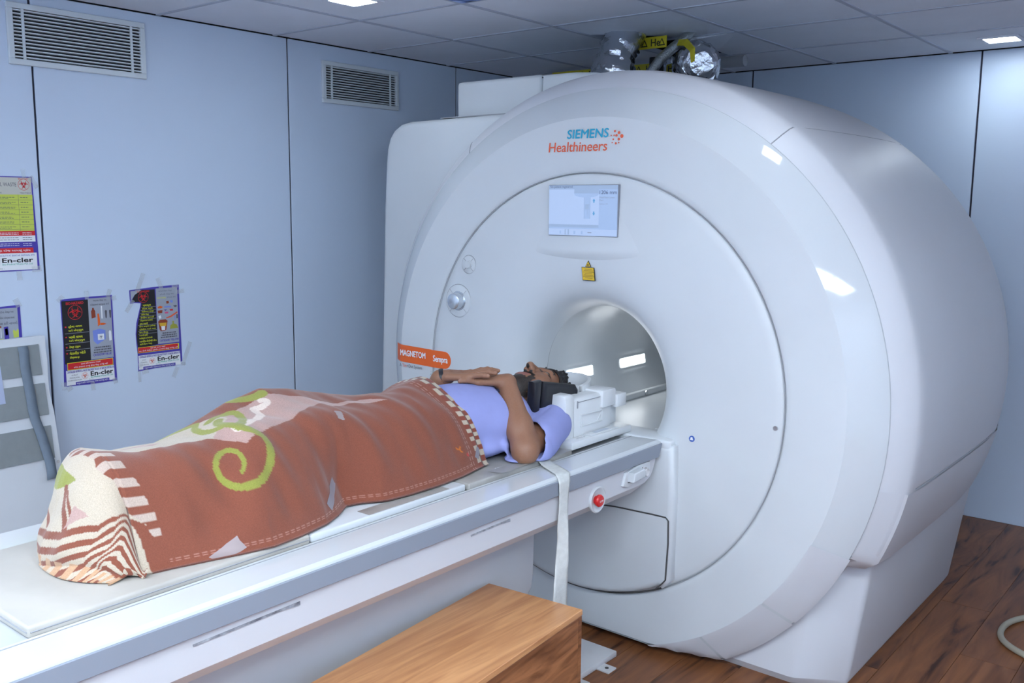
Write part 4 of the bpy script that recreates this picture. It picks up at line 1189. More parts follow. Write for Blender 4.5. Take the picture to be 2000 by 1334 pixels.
# ================================================================== cable on the floor
cp_ = [(3.60, 2.10, 0.012), (3.35, 1.93, 0.012), (3.20, 1.80, 0.012), (3.135, 1.70, 0.012), (3.115, 1.60, 0.012), (3.13, 1.50, 0.012), (3.19, 1.425, 0.012), (3.30, 1.37, 0.012), (3.50, 1.33, 0.012)]
pts = []
for i in range(len(cp_) - 1):
    P = [Vector(cp_[max(0, min(len(cp_) - 1, i + k))]) for k in (-1, 0, 1, 2)]
    for s in range(8):
        t = s / 8
        pts.append(0.5 * ((2 * P[1]) + (P[2] - P[0]) * t + (2 * P[0] - 5 * P[1] + 4 * P[2] - P[3]) * t * t + (3 * P[1] - P[0] - 3 * P[2] + P[3]) * t ** 3))
tag(MB().tube(pts, 0.0115, mat('beige_hose', (0.36, 0.33, 0.26), 0.6), 12).build('floor_hose', None, True), 'loop of beige hose lying on the wooden floor beside the scanner', 'hose')
# ================================================================== blanket
def bl_tab(y, ys, vs):
    return np.interp(-y, [-a for a in ys], vs)
def bspline(P, n):
    """uniform cubic B-spline through clamped control points P (m, d), n samples"""
    P = np.vstack([P[0], P[0], P, P[-1], P[-1]])
    m = len(P) - 3
    u = np.linspace(0, m - 1e-6, n)
    k = u.astype(int)
    t = (u - k)[:, None]
    a, b_, c, d = P[k], P[k + 1], P[k + 2], P[k + 3]
    return ((1 - t) ** 3 * a + (3 * t ** 3 - 6 * t ** 2 + 4) * b_ + (-3 * t ** 3 + 3 * t ** 2 + 3 * t + 1) * c + t ** 3 * d) / 6
NS, NT, NF = 320, 390, 130
YEND, YTOE = -0.150, -1.285
def bl_section(y):
    xh = bl_tab(y, (-.17, -.30, -.41, -.52, -.60, -.66, -.70, -.76, -.82, -.92, -1.0, -1.08, -1.15, -1.22, -1.34), (1.985, 2.013, 2.023, 2.022, 2.012, 1.975, 1.965, 2.005, 2.035, 2.058, 2.066, 2.050, 2.030, 2.010, 1.985))
    zb = bl_tab(y, (-.17, -.33, -.50, -.60, -.81, -.94, -1.14, -1.25, -1.34), (1.01, 1.045, 1.040, 1.050, 1.072, 1.073, 1.045, 1.052, 1.065))
    xb = bl_tab(y, (-.17, -.33, -.50, -.90, -1.2, -1.34), (1.93, 1.925, 1.915, 1.905, 1.905, 1.90))
    zm = bl_tab(y, (-.17, -.30, -.50, -.65, -.80, -.95, -1.14, -1.25, -1.34), (1.075, 1.070, 1.050, 1.055, 1.070, 1.062, 1.035, 1.055, 1.072))
    zr = bl_tab(y, (-.17, -.22, -.30, -.42, -.52, -.68, -.77, -.87, -.97, -1.08, -1.20, -1.28, -1.34), (1.05, 1.045, 1.028, 1.042, 1.062, 1.098, 1.112, 1.092, 1.052, 1.022, 1.025, 1.045, 1.055))
    P = np.array([(xh + 0.014, 0.8245), (xh + 0.004, 0.8255), (xh - 0.002, 0.845), (xh - 0.008 - 0.12 * (xh - xb), 0.90), (xb + 0.55 * (xh - xb), 0.83 + 0.64 * (zb - 0.83)), (xb + 0.20 * (xh - xb), zb - 0.028), (xb - 0.03, zb), (1.82, zm), (1.765, 0.5 * (zm + zr)), (1.725, zr), (1.700, zr), (1.66, zr - 0.05), (1.60, 0.94), (1.575, 0.86), (1.568, 0.826)])
    return bspline(P, NS)
def yy_full(yy, n):
    return np.concatenate([yy, np.full(n - len(yy), yy[-1])])
def blanket_grid():
    """(rows, NS, 3) points plus flat fabric coordinates: T along the length, S across from the near hem (metres)"""
    sec = np.array([bl_section(y) for y in np.linspace(YEND, YTOE, NT)])
    yy = np.linspace(YEND, YTOE, NT)
    s = np.linspace(0, 1, NS)
    X = sec[:, :, 0].copy(); Z = sec[:, :, 1].copy()
    lift = np.clip((Z - 0.83) / 0.24, 0, 1)
    fade = np.clip(1 - (YEND - yy)[:, None] / 0.45, 0, 1)
    Yg = np.repeat(yy[:, None], NS, 1) - 0.078 * lift * fade ** 1.3
    toe = np.clip((yy[:, None] + 1.05) / (YTOE + 1.05), 0, 1)
    Yg += 0.30 * np.clip(1.78 - X, 0, 1) * toe ** 2
    # foot end: the section sinks to the mat
    Q = sec[-1]
    w = np.linspace(0, 1, NF + 1)[1:, None]
    drop = 1 - np.cos(w * math.pi / 2) ** 1.15
    qz, qx = Q[None, :, 1], Q[None, :, 0]
    h = np.clip((qz - 0.83) / 0.25, 0, 1)
    bulge = np.sin(np.clip(w * 1.25, 0, 1) * math.pi / 2)
    zf = 0.8255 + (qz - 0.8255) * (1 - drop)
    rnd = np.clip(1 - (np.abs(qx - 1.79) / 0.215) ** 3.0, 0, 1)
    yf = YTOE - 0.075 * bulge * rnd - 0.045 * w ** 3
    yf = yf + 0.0 * qx + 0.30 * np.clip(1.78 - qx, 0, 1) + 0.15 * (1.80 - qx) * np.minimum(1, w * 2) * (qx < 1.8)
    xf = qx + 0.010 * np.sin(w * 5 + qx * 9) + 0.05 * w * (qx - 1.80) * 0.3
    # bunching near the mat
    fold = np.clip((w - 0.62) / 0.38, 0, 1)
    yf = yf - 0.022 * fold * np.abs(np.sin(3.2 * math.pi * w + 5 * qx))
    zf = zf + 0.012 * fold * (0.5 + 0.5 * np.sin(26 * qx + 9 * w)) * np.sin(fold * math.pi)
    # near corner rolls up on itself
    nc = np.exp(-(s[None, :] / 0.10) ** 2)
    zf = zf + nc * 0.020 * np.sin(w * math.pi * 2.0) ** 2
    yf = yf - nc * 0.012 * w
    xf = xf + nc * 0.012 * np.sin(w * math.pi * 2)
    X = np.vstack([X, xf]); Yg = np.vstack([Yg, yf]); Z = np.vstack([Z, zf])
    P = np.stack([X, Yg, Z], 2)
    d = np.linalg.norm(np.diff(P[NT // 2], axis=0), axis=1)
    S1 = np.concatenate([[0], np.cumsum(d)])
    Srow = np.repeat(S1[None, :], len(P), 0)
    Tcol = np.concatenate([-0.175 - yy, (-0.175 - YTOE) + 0.33 * w[:, 0]])
    T = np.repeat(Tcol[:, None], NS, 1)
    # soft creases running down the near side and over the shins
    side = np.clip((X - 1.70) / 0.1, 0, 1) * np.clip((Z - 0.83) / 0.06, 0, 1)
    y = Yg
    cr = 0.0105 * np.sin(21 * (y + 0.62 * (Z - 0.9)) + 1.4) * np.exp(-((y + 0.72) / 0.20) ** 2)
    cr += 0.0095 * np.sin(30 * (y - 0.55 * (Z - 0.9)) + 0.4) * np.exp(-((y + 1.08) / 0.16) ** 2)
    cr += 0.0045 * np.sin(26 * (y + 0.35 * (Z - 0.9))) * np.exp(-((y + 0.42) / 0.18) ** 2)
    cr += 0.0022 * np.sin(61 * y + 33 * Z) + 0.0015 * np.sin(97 * y - 40 * X)
    cr *= np.concatenate([np.interp(np.arange(NT), [0, NT - 70, NT - 1], [1, 1, 0.15]), np.full(len(P) - NT, 0.15)])[:, None]
    dy = np.gradient(P, axis=0); dx = np.gradient(P, axis=1)
    N = np.cross(dy, dx); N /= np.linalg.norm(N, axis=2, keepdims=True) + 1e-9
    N *= np.where(N[:, :, 2:3].mean() < 0, -1, 1)
    P = P + N * (cr * side)[:, :, None]
    P = P + N * (0.0095 * np.clip(1 - (YEND - yy_full(yy, len(P))) / 0.16, 0, 1)[:, None] * np.clip((Z - 0.83) / 0.05, 0, 1))[:, :, None]
    ft = np.zeros(len(P)); ft[NT:] = w[:, 0]
    fm = (np.sin(40 * X + 2) * 0.006 + np.sin(75 * X + 14 * ft[:, None]) * 0.003) * ft[:, None] * np.clip((Z - 0.83) / 0.05, 0, 1)
    P[:, :, 1] -= fm
    P[:, :, 2] = np.maximum(P[:, :, 2], 0.8245)
    return P, S1, Tcol

def in_poly(T, S, pts):
    c = np.zeros(T.shape, bool)
    n = len(pts)
    for i in range(n):
        (t0, s0), (t1, s1) = pts[i], pts[(i + 1) % n]
        if s0 == s1:
            continue
        k = (s0 > S) != (s1 > S)
        c ^= k & (T < (t1 - t0) * (S - s0) / (s1 - s0) + t0)
    return c
def smooth_line(pts, n=60):
    return bspline(np.array(pts, float), n)
def near_line(T, S, pts, w0, w1):
    """True within a stroke whose half-width runs from w0 to w1"""
    L = smooth_line(pts)
    out = np.zeros(T.shape, bool)
    for k in range(len(L) - 1):
        a, b_ = L[k], L[k + 1]
        w = w0 + (w1 - w0) * k / len(L)
        m = (T > min(a[0], b_[0]) - w) & (T < max(a[0], b_[0]) + w) & (S > min(a[1], b_[1]) - w) & (S < max(a[1], b_[1]) + w)
        if not m.any():
            continue
        d = b_ - a
        t = np.clip(((T[m] - a[0]) * d[0] + (S[m] - a[1]) * d[1]) / (d @ d + 1e-12), 0, 1)
        out[m] |= np.hypot(T[m] - a[0] - t * d[0], S[m] - a[1] - t * d[1]) < w
    return out
def blanket_colors(S1, Tcol):
    S, T = np.meshgrid(S1, Tcol)
    brown, cream, pink, green = (0.222, 0.071, 0.043), (0.47, 0.395, 0.305), (0.42, 0.27, 0.235), (0.255, 0.265, 0.055)
    C = np.empty(T.shape + (3,)); C[:] = brown
    near = [(1.118, .331), (1.061, .325), (.982, .290), (.928, .290), (.857, .282), (.833, .251), (.797, .222), (.735, .239), (.612, .271), (.49, .326), (.37, .339), (.253, .291)]
    far = [(.258, .296), (.307, .349), (.384, .357), (.49, .379), (.563, .405), (.615, .412), (.70, .392), (.748, .382), (.80, .425), (.824, .433), (.868, .447), (.941, .47), (1.05, .52), (1.12, .54)]
    top = in_poly(T, S, near + far)
    C[top] = cream
    C[top & (T < 0.80 + 0.05 * np.sin(S * 30))] = pink
    C[top & near_line(T, S, [(0.99, .36), (0.95, .35), (0.93, .37), (0.96, .39), (1.02, .38)], 0.010, 0.012)] = pink
    C[near_line(T, S, [(.626, .397), (.609, .392), (.618, .375), (.642, .372), (.667, .385), (.655, .34), (.70, .305), (.735, .287), (.786, .264)], 0.008, 0.014) & top] = (0.66, 0.55, 0.48)
    C[near_line(T, S, [(.843, .172), (.824, .188), (.824, .214), (.843, .232), (.876, .224), (.895, .2), (.89, .166), (.86, .139), (.816, .139), (.77, .162), (.748, .2), (.745, .227), (.773, .248), (.789, .275), (.80, .33), (.775, .36)], 0.004, 0.013)] = green
    C[near_line(T, S, [(.785, .262), (.74, .30), (.715, .35), (.71, .385), (.735, .40), (.79, .385)], 0.010, 0.012)] = green
    C[near_line(T, S, [(.80, .30), (.822, .315), (.832, .36), (.822, .41), (.79, .425), (.841, .445), (.885, .455), (.945, .465)], 0.010, 0.009)] = green
    C[near_line(T, S, [(.607, .420), (.639, .418), (.688, .444)], 0.016, 0.012)] = green
    # foot end
    tip = np.interp(S, [0, .087, .122, .162, .20, .246, .294, .36, .46], [1.05, 1.056, 1.058, 1.069, 1.075, 1.086, 1.086, 1.09, 1.10])
    body = np.interp(S, [0, .106, .146, .159, .191, .211, .237, .26, .28, .355, .385, .457, .6], [1.065, 1.082, 1.121, 1.129, 1.135, 1.137, 1.165, 1.172, 1.150, 1.16, 1.185, 1.150, 1.15])
    ph = np.interp(S, [.070, .087, .122, .162, .203, .250, .292, .34, .39, .44, .60], [-.5, 0, 1, 2, 3, 4, 5, 6, 7, 8, 11])
    bars = (T > tip) & (T <= body)
    C[bars & (np.abs(ph - np.round(ph)) < 0.25) & (S > 0.07)] = (0.46, 0.36, 0.30)
    C[(T > body) & (S > 0.06)] = cream
    C[in_poly(T, S, [(1.205, .50), (1.212, .40), (1.238, .301), (1.262, .335), (1.276, .377), (1.285, .46), (1.28, .55)])] = green
    C[near_line(T, S, [(1.266, .335), (1.30, .325), (1.345, .296)], 0.008, 0.010)] = brown
    C[near_line(T, S, [(1.272, .322), (1.295, .300), (1.316, .287)], 0.004, 0.007)] = brown
    C[near_line(T, S, [(1.285, .46), (1.32, .44), (1.36, .40)], 0.008, 0.008)] = brown
    C[in_poly(T, S, [(1.292, .283), (1.296, .237), (1.345, .300)])] = pink
    ts = np.interp(S, [.0, .08, .11, .13, .16, .21, .296, .45, .8], [1.065, 1.075, 1.085, 1.12, 1.22, 1.302, 1.350, 1.38, 1.40])
    q = (T - ts) / np.interp(S, [0, .1, .2, .3], [0.055, 0.05, 0.034, 0.030])
    st = q > 0
    C[st] = cream
    C[st & (q % 1.0 < 0.5)] = brown
    C[(T > 1.412) & st & ((S * 22) % 1 < 0.5)] = (0.48, 0.29, 0.17)
    # chequered border and stitching at the chest end
    tb = T + 0.025
    sq_ = (np.floor(S / 0.019) + np.floor(tb / 0.022)).astype(int) % 2
    bd = tb < 0.044
    C[bd & (sq_ == 0)] = cream
    C[bd & (sq_ == 1)] = (0.22, 0.055, 0.035)
    C[np.abs(tb - 0.022) < 0.0016] = (0.12, 0.08, 0.07)
    stc = (np.floor(S / 0.006) % 3 < 2)
    for a in (0.068, 0.078):
        C[(np.abs(tb - a) < 0.0014) & stc] = (0.40, 0.22, 0.18)
    stc = (np.floor(T / 0.006) % 3 < 2) & (T < 1.05) & (T > 0.05)
    for a in (0.019, 0.024):
        C[(np.abs(S - a) < 0.0013) & stc] = (0.36, 0.17, 0.13)
    C[near_line(T, S, [(.098, .088), (.088, .081), (.082, .070)], 0.0022, 0.0022) | near_line(T, S, [(.083, .088), (.088, .080)], 0.002, 0.002)] = (0.55, 0.15, 0.02)
    C[near_line(T, S, [(.062, .062), (.066, .055), (.058, .050), (.056, .060)], 0.0022, 0.0022)] = (0.55, 0.05, 0.04)
    return C
# ================================================================== signed-distance modelling for the patient
class Field:
    """distance field on a regular grid, blended piece by piece and turned into one closed mesh"""
    def __init__(s, lo, hi, h):
        s.lo, s.h = np.array(lo, np.float32), h
        s.n = np.ceil((np.array(hi) - np.array(lo)) / h).astype(int) + 1
        s.D = np.full(s.n, 0.2, np.float32)
    def _win(s, lo, hi, pad):
        a = np.maximum(np.floor((np.array(lo) - pad - s.lo) / s.h).astype(int), 0)
        b_ = np.minimum(np.ceil((np.array(hi) + pad - s.lo) / s.h).astype(int) + 1, s.n)
        ax = [s.lo[k] + s.h * np.arange(a[k], b_[k], dtype=np.float32) for k in range(3)]
        sl = tuple(slice(a[k], b_[k]) for k in range(3))
        return sl, ax[0][:, None, None], ax[1][None, :, None], ax[2][None, None, :]
    def _mix(s, sl, d, k, op):
        D = s.D[sl]
        if op == 'add':
            hh = np.clip(0.5 + 0.5 * (D - d) / k, 0, 1)
            s.D[sl] = D * (1 - hh) + d * hh - k * hh * (1 - hh)
        else:
            hh = np.clip(0.5 - 0.5 * (D + d) / k, 0, 1)
            s.D[sl] = D * (1 - hh) + (-d) * hh + k * hh * (1 - hh)
    def cap(s, a, b_, r1, r2=None, k=0.02, op='add'):
        r2 = r1 if r2 is None else r2
        a, b_ = np.array(a, float), np.array(b_, float)
        m = max(r1, r2)
        sl, X, Y, Z = s._win(np.minimum(a, b_) - m, np.maximum(a, b_) + m, k + 0.02)
        if min(s.D[sl].shape) == 0: return
        d = b_ - a
        t = np.clip(((X - a[0]) * d[0] + (Y - a[1]) * d[1] + (Z - a[2]) * d[2]) / (d @ d + 1e-12), 0, 1)
        q = np.sqrt((X - a[0] - t * d[0]) ** 2 + (Y - a[1] - t * d[1]) ** 2 + (Z - a[2] - t * d[2]) ** 2) - (r1 + (r2 - r1) * t)
        s._mix(sl, q.astype(np.float32), k, op)
    def ell(s, c, r, k=0.02, op='add', rot=None):
        c, r = np.array(c, float), np.array(r, float)
        m = r.max()
        ext = r if rot is None else np.array([m, m, m])
        sl, X, Y, Z = s._win(c - ext, c + ext, k + 0.02)
        if min(s.D[sl].shape) == 0: return
        x, y, z = X - c[0], Y - c[1], Z - c[2]
        if rot is not None:
            R3 = np.array(rot.to_3x3()).T
            x, y, z = R3[0, 0] * x + R3[0, 1] * y + R3[0, 2] * z, R3[1, 0] * x + R3[1, 1] * y + R3[1, 2] * z, R3[2, 0] * x + R3[2, 1] * y + R3[2, 2] * z
        k0 = np.sqrt((x / r[0]) ** 2 + (y / r[1]) ** 2 + (z / r[2]) ** 2)
        k1 = np.sqrt((x / r[0] ** 2) ** 2 + (y / r[1] ** 2) ** 2 + (z / r[2] ** 2) ** 2)
        q = k0 * (k0 - 1.0) / np.maximum(k1, 1e-6)
        s._mix(sl, q.astype(np.float32), k, op)
    def plane_cut(s, n, d):
        """keep the side where n.p < d"""
        X = s.lo[0] + s.h * np.arange(s.n[0]); Y = s.lo[1] + s.h * np.arange(s.n[1]); Z = s.lo[2] + s.h * np.arange(s.n[2])
        q = (n[0] * X[:, None, None] + n[1] * Y[None, :, None] + n[2] * Z[None, None, :] - d).astype(np.float32)
        s.D = np.maximum(s.D, q)
    def mesh(s):
        D = s.D
        D[0], D[-1], D[:, 0], D[:, -1], D[:, :, 0], D[:, :, -1] = 0.1, 0.1, 0.1, 0.1, 0.1, 0.1
        I = D < 0
        n = np.array(D.shape) - 1
        cnt = np.zeros(n, np.int8)
        for dx in (0, 1):
            for dy in (0, 1):
                for dz in (0, 1):
                    cnt += I[dx:dx + n[0], dy:dy + n[1], dz:dz + n[2]]
        cell = np.argwhere((cnt > 0) & (cnt < 8))
        idx = np.full(n, -1, np.int64)
        idx[tuple(cell.T)] = np.arange(len(cell))
        acc = np.zeros((len(cell), 3)); num = np.zeros(len(cell))
        cor = [(a, b_, c) for a in (0, 1) for b_ in (0, 1) for c in (0, 1)]
        val = {c: D[cell[:, 0] + c[0], cell[:, 1] + c[1], cell[:, 2] + c[2]] for c in cor}
        for c in cor:
            for ax in range(3):
                if c[ax] == 0:
                    e = list(c); e[ax] = 1
                    v0, v1 = val[c], val[tuple(e)]
                    m = (v0 < 0) != (v1 < 0)
                    t = v0[m] / (v0[m] - v1[m])
                    q = np.repeat(np.array(c, float)[None], m.sum(), 0); q[:, ax] = t
                    acc[m] += q; num[m] += 1
        V = s.lo + s.h * (cell + acc / num[:, None])
        F = []
        for ax in range(3):
            sl0 = [slice(1, -1)] * 3; sl1 = [slice(1, -1)] * 3
            sl0[ax] = slice(0, D.shape[ax] - 1); sl1[ax] = slice(1, D.shape[ax])
            A, B = I[tuple(sl0)], I[tuple(sl1)]
            for flip, m in ((False, A & ~B), (True, ~A & B)):
                e = np.argwhere(m)
                off = np.ones(3, int); off[ax] = 0
                e = e + off
                u, v = (ax + 1) % 3, (ax + 2) % 3
                du = np.zeros(3, int); du[u] = 1
                dv = np.zeros(3, int); dv[v] = 1
                q = [idx[tuple((e - du - dv).T)], idx[tuple((e - dv).T)], idx[tuple(e.T)], idx[tuple((e - du).T)]]
                if flip: q = q[::-1]
                F.append(np.stack(q, 1))
        return V, np.vstack(F)

def np_mesh(name, V, F, mats_, parent=None, cols=None, smooth=True):
    me = bpy.data.meshes.new(name)
    me.vertices.add(len(V)); me.vertices.foreach_set('co', np.asarray(V, np.float32).ravel())
    me.loops.add(F.size); me.loops.foreach_set('vertex_index', F.astype(np.int32).ravel())
    me.polygons.add(len(F)); me.polygons.foreach_set('loop_start', np.arange(0, F.size, F.shape[1], dtype=np.int32))
    me.update(calc_edges=True)
    me.validate()
    if smooth:
        me.polygons.foreach_set('use_smooth', [True] * len(me.polygons))
    for m in mats_:
        me.materials.append(m)
    if cols is not None:
        a = me.color_attributes.new('Col', 'FLOAT_COLOR', 'POINT')
        a.data.foreach_set('color', np.hstack([cols, np.ones((len(cols), 1))]).astype(np.float32).ravel())
    return link(name, me, parent)

def relax(V, F, it=1):
    for _ in range(it):
        A = np.zeros_like(V); n = np.zeros(len(V))
        for k in range(4):
            a, b_ = F[:, k], F[:, (k + 1) % 4]
            for c in range(3):
                A[:, c] += np.bincount(a, V[b_, c], len(V)) + np.bincount(b_, V[a, c], len(V))
            n += np.bincount(a, minlength=len(V)) + np.bincount(b_, minlength=len(V))
        V = V * 0.5 + 0.5 * A / n[:, None]
    return V

# ------------------------------------------------------------------ the patient, lying on the back
PX = 1.84
SHL, ELL, WRL = np.array((1.985, 0.190, 0.886)), np.array((2.054, -0.044, 0.860)), np.array((1.912, 0.040, 1.040))   # arm next to the camera
SHR, ELR, WRR = np.array((1.690, 0.170, 0.925)), np.array((1.610, -0.10, 0.885)), np.array((1.745, -0.100, 1.052))
TIPS = []
def hand(Fd, w, d, side, n, spread, curl, thumb_dir, L=1.0):
    """palm of four bones, four jointed fingers and a thumb; d along the fingers, side towards the thumb, n out of the back of the hand"""
    w, d, side, n = [np.array(q, float) for q in (w, d, side, n)]
    d /= np.linalg.norm(d); side -= d * (side @ d); side /= np.linalg.norm(side); n = np.cross(d, side) * np.sign(np.cross(d, side) @ n)
    lens = (0.074, 0.082, 0.077, 0.060)
    for i in range(4):
        off = 0.034 - 0.0235 * i
        k0 = w + d * 0.012 + side * off * 0.50
        kn = w + d * (0.088 - 0.004 * abs(i - 1)) * L + side * off + n * (0.004 - 0.002 * abs(i - 1.5))
        Fd.cap(k0, kn, 0.0130, 0.0105, 0.008)
        Fd.ell(kn, (0.0115, 0.0115, 0.0115), 0.005)
        fd = d + side * spread * (1.5 - i) * 0.10
        fd /= np.linalg.norm(fd)
        q, dirn, l = kn, fd, lens[i] * L
        for j, fr_ in enumerate((0.45, 0.30, 0.25)):
            dirn = dirn - n * curl[j]
            dirn = dirn / np.linalg.norm(dirn)
            q2 = q + dirn * l * fr_
            Fd.cap(q, q2, 0.0090 - 0.0006 * j, 0.0085 - 0.0008 * j, 0.002)
            if j < 2: Fd.ell(q2, (0.0090, 0.0090, 0.0090), 0.003)
            q = q2
        TIPS.append((q.copy(), n.copy(), dirn.copy()))
    t0 = w + d * 0.020 + side * 0.024
    t1 = w + d * 0.055 + side * 0.047 - n * 0.004
    t2 = t1 + (d * 0.8 + side * 0.35) * 0.034
    t3 = t2 + (d * 0.95 - side * 0.05) * 0.026
    Fd.cap(t0, t1, 0.015, 0.0125, 0.014)
    Fd.cap(t1, t2, 0.0112, 0.0105, 0.006)
    Fd.cap(t2, t3, 0.0102, 0.0085, 0.004)
    return w + d * 0.09
HB = Field((1.52, -1.30, 0.815), (2.11, 0.45, 1.12), 0.0027)
# trunk and legs
HB.ell((PX, -0.01, 0.920), (0.142, 0.165, 0.094), 0.04)
HB.ell((PX - 0.015, -0.16, 0.925), (0.135, 0.19, 0.110), 0.05)
HB.ell((PX - 0.02, -0.36, 0.895), (0.125, 0.13, 0.072), 0.05)
for sx in (-1, 1):
    HB.cap((PX - 0.02 + sx * 0.068, -0.40, 0.895), (PX - 0.02 + sx * 0.062, -0.80, 0.960), 0.062, 0.050, 0.04)
    HB.cap((PX - 0.02 + sx * 0.062, -0.80, 0.960), (PX - 0.02 + sx * 0.058, -1.16, 0.880), 0.048, 0.034, 0.04)
    HB.cap((PX - 0.02 + sx * 0.058, -1.17, 0.868), (PX - 0.02 + sx * 0.062, -1.22, 0.975), 0.034, 0.024, 0.03)
    HB.cap((PX - 0.02 + sx * 0.048, -1.225, 0.975), (PX - 0.02 + sx * 0.080, -1.222, 0.970), 0.017, 0.015, 0.02)
HB.cap((1.70, 0.145, 0.885), (1.96, 0.150, 0.882), 0.050, 0.048, 0.03)
HB.cap((PX, 0.09, 0.925), (PX, 0.23, 0.945), 0.060, 0.056, 0.04)
# arms
HB.cap(SHL + np.array((-0.004, -0.012, -0.006)), ELL, 0.045, 0.040, 0.03)
HB.cap(ELL, ELL + (WRL - ELL) * 0.35, 0.0405, 0.0415, 0.02)
HB.cap(ELL + (WRL - ELL) * 0.30, WRL, 0.0415, 0.0270, 0.02)
HB.ell(ELL + np.array((0.006, -0.008, -0.014)), (0.034, 0.034, 0.032), 0.015)
HB.cap(SHR, ELR, 0.052, 0.040, 0.04)
HB.cap(ELR, WRR, 0.040, 0.027, 0.02)
dl = np.array((-0.74, -0.67, 0.02)); dr_ = np.array((0.74, 0.67, 0.05))
HB.cap(WRL, WRL + np.array((-0.02, -0.018, 0.004)), 0.0265, 0.023, 0.012)
hand(HB, WRL + np.array((-0.012, -0.004, 0.004)), dl, (-0.67, 0.74, 0), (0, 0, 1), 1.7, (-0.22, 0.14, 0.24), None, 1.04)
HB.cap(WRR, WRR + np.array((0.02, 0.018, 0.006)), 0.0255, 0.023, 0.012)
hand(HB, WRR + np.array((0.012, 0.002, 0.008)), dr_, (-0.67, 0.74, 0), (0, 0, 1), 2.1, (-0.18, 0.16, 0.22), None, 1.06)
# head: crown towards +Y, face up
def hd(x, y, z):            # face frame (x across, y towards the crown, z out of the face) at 1.1 life size
    return (PX + 1.1 * x, 0.292 + 1.1 * y, 0.955 + 1.1 * z)
def hs(r):
    return [1.1 * q for q in r] if hasattr(r, '__len__') else 1.1 * r
HB.ell(hd(0, 0.020, -0.012), hs((0.073, 0.092, 0.090)), 0.02)
HB.ell(hd(0, -0.045, 0.020), hs((0.060, 0.075, 0.058)), 0.03)
HB.ell(hd(0, -0.085, 0.030), hs((0.043, 0.040, 0.040)), 0.03)
HB.ell(hd(0, -0.112, 0.052), hs((0.022, 0.020, 0.020)), 0.025)
HB.cap(hd(-0.035, 0.020, 0.062), hd(0.035, 0.020, 0.062), hs(0.016), None, 0.018)
for sx in (-1, 1):
    HB.ell(hd(sx * 0.043, -0.030, 0.046), hs((0.022, 0.025, 0.020)), 0.02)
    HB.ell(hd(sx * 0.031, 0.000, 0.084), hs((0.017, 0.011, 0.016)), 0.010, 'sub')
    HB.ell(hd(sx * 0.031, -0.001, 0.0635), hs((0.0135, 0.0115, 0.0125)), 0.004)
    HB.ell(hd(sx * 0.012, -0.042, 0.083), hs((0.0085, 0.010, 0.009)), 0.006)
    HB.ell(hd(sx * 0.076, -0.010, -0.012), hs((0.008, 0.030, 0.018)), 0.006)
HB.cap(hd(0, 0.005, 0.074), hd(0, -0.036, 0.096), hs(0.0075), hs(0.0115), 0.010)
HB.ell(hd(0, -0.040, 0.098), hs((0.0115, 0.011, 0.0105)), 0.006)
for sx in (-1, 1):
    HB.ell(hd(sx * 0.0070, -0.0525, 0.090), hs((0.0042, 0.0045, 0.0060)), 0.002, 'sub')
HB.cap(hd(-0.019, -0.069, 0.072), hd(0.019, -0.069, 0.072), hs(0.0062), None, 0.006)
HB.cap(hd(-0.017, -0.081, 0.071), hd(0.017, -0.081, 0.071), hs(0.0070), None, 0.006)
HB.cap(hd(-0.024, -0.075, 0.080), hd(0.024, -0.075, 0.080), hs(0.0016), None, 0.003, 'sub')
HB.plane_cut((0, 0, -1), -0.8235)
V, Fc = HB.mesh()
V = relax(V, Fc, 1)
# skin, beard, brows, lips, eyes painted where the person has them
skin = np.array((0.265, 0.128, 0.075))
Cc = np.repeat(skin[None], len(V), 0)
fx, fy, fz = (V[:, 0] - PX) / 1.1, (V[:, 1] - 0.292) / 1.1, (V[:, 2] - 0.955) / 1.1
isface = (np.abs(fx) < 0.09) & (fy > -0.16) & (fz > -0.06) & (V[:, 1] > 0.13)
rgn = np.random.RandomState(2)
nz = rgn.rand(len(V))
wav = 0.006 * np.sin(fx * 260 + fy * 90) + 0.004 * np.sin(fy * 330)
beard = isface & (((fy < -0.088 + wav) & (fz > 0.022 + wav) & (fy > -0.140 + wav)) | ((np.abs(fx) > 0.036 + wav) & (fy < -0.012 - 0.02 * (np.abs(fx) < 0.055)) & (fy > -0.13) & (fz < 0.050) & (fz > np.where(fy < -0.055, 0.010 + wav, -0.035))) | ((np.abs(fx) > 0.026) & (np.abs(fx) < 0.040) & (fy < -0.060) & (fy > -0.10)))
mous = isface & (fy < -0.050 + wav * 0.4) & (fy > -0.0655) & (np.abs(fx) < 0.031) & (fz > 0.05)
Cc[beard] = np.array((0.022, 0.015, 0.012)) * (0.5 + 1.6 * nz[beard, None])
Cc[mous] = (0.012, 0.009, 0.008)
neck_st = isface & (V[:, 1] > 0.12) & ~beard & (fy < -0.085) & (nz > 0.6)
Cc[neck_st] = skin * 0.55
brow = isface & (np.abs(fx) > 0.012) & (np.abs(fx) < 0.052) & (np.abs(fy - 0.021 - 0.16 * (0.032 - np.abs(np.abs(fx) - 0.032)) * 0.4) < 0.0050) & (fz > 0.03)
Cc[brow] = (0.025, 0.017, 0.014)
lip = isface & (fy > -0.089) & (fy < -0.063) & (np.abs(fx) < 0.023 - 12 * (fy + 0.075) ** 2 * 3) & (fz > 0.062) & ~mous
Cc[lip] = (0.29, 0.105, 0.085)
e2 = ((np.abs(fx) - 0.031) / 0.0135) ** 2 + ((fy + 0.001) / 0.0042) ** 2
eye = isface & (e2 < 1.0) & (fz > 0.055)
lash = isface & (e2 >= 1.0) & (e2 < 3.0) & (fy > -0.003) & (fz > 0.05)
Cc[lash] = (0.05, 0.028, 0.02)
Cc[eye] = (0.22, 0.185, 0.165)
iris = eye & (((np.abs(fx) - 0.031) ** 2 + (fy + 0.000) ** 2) < 0.0062 ** 2)
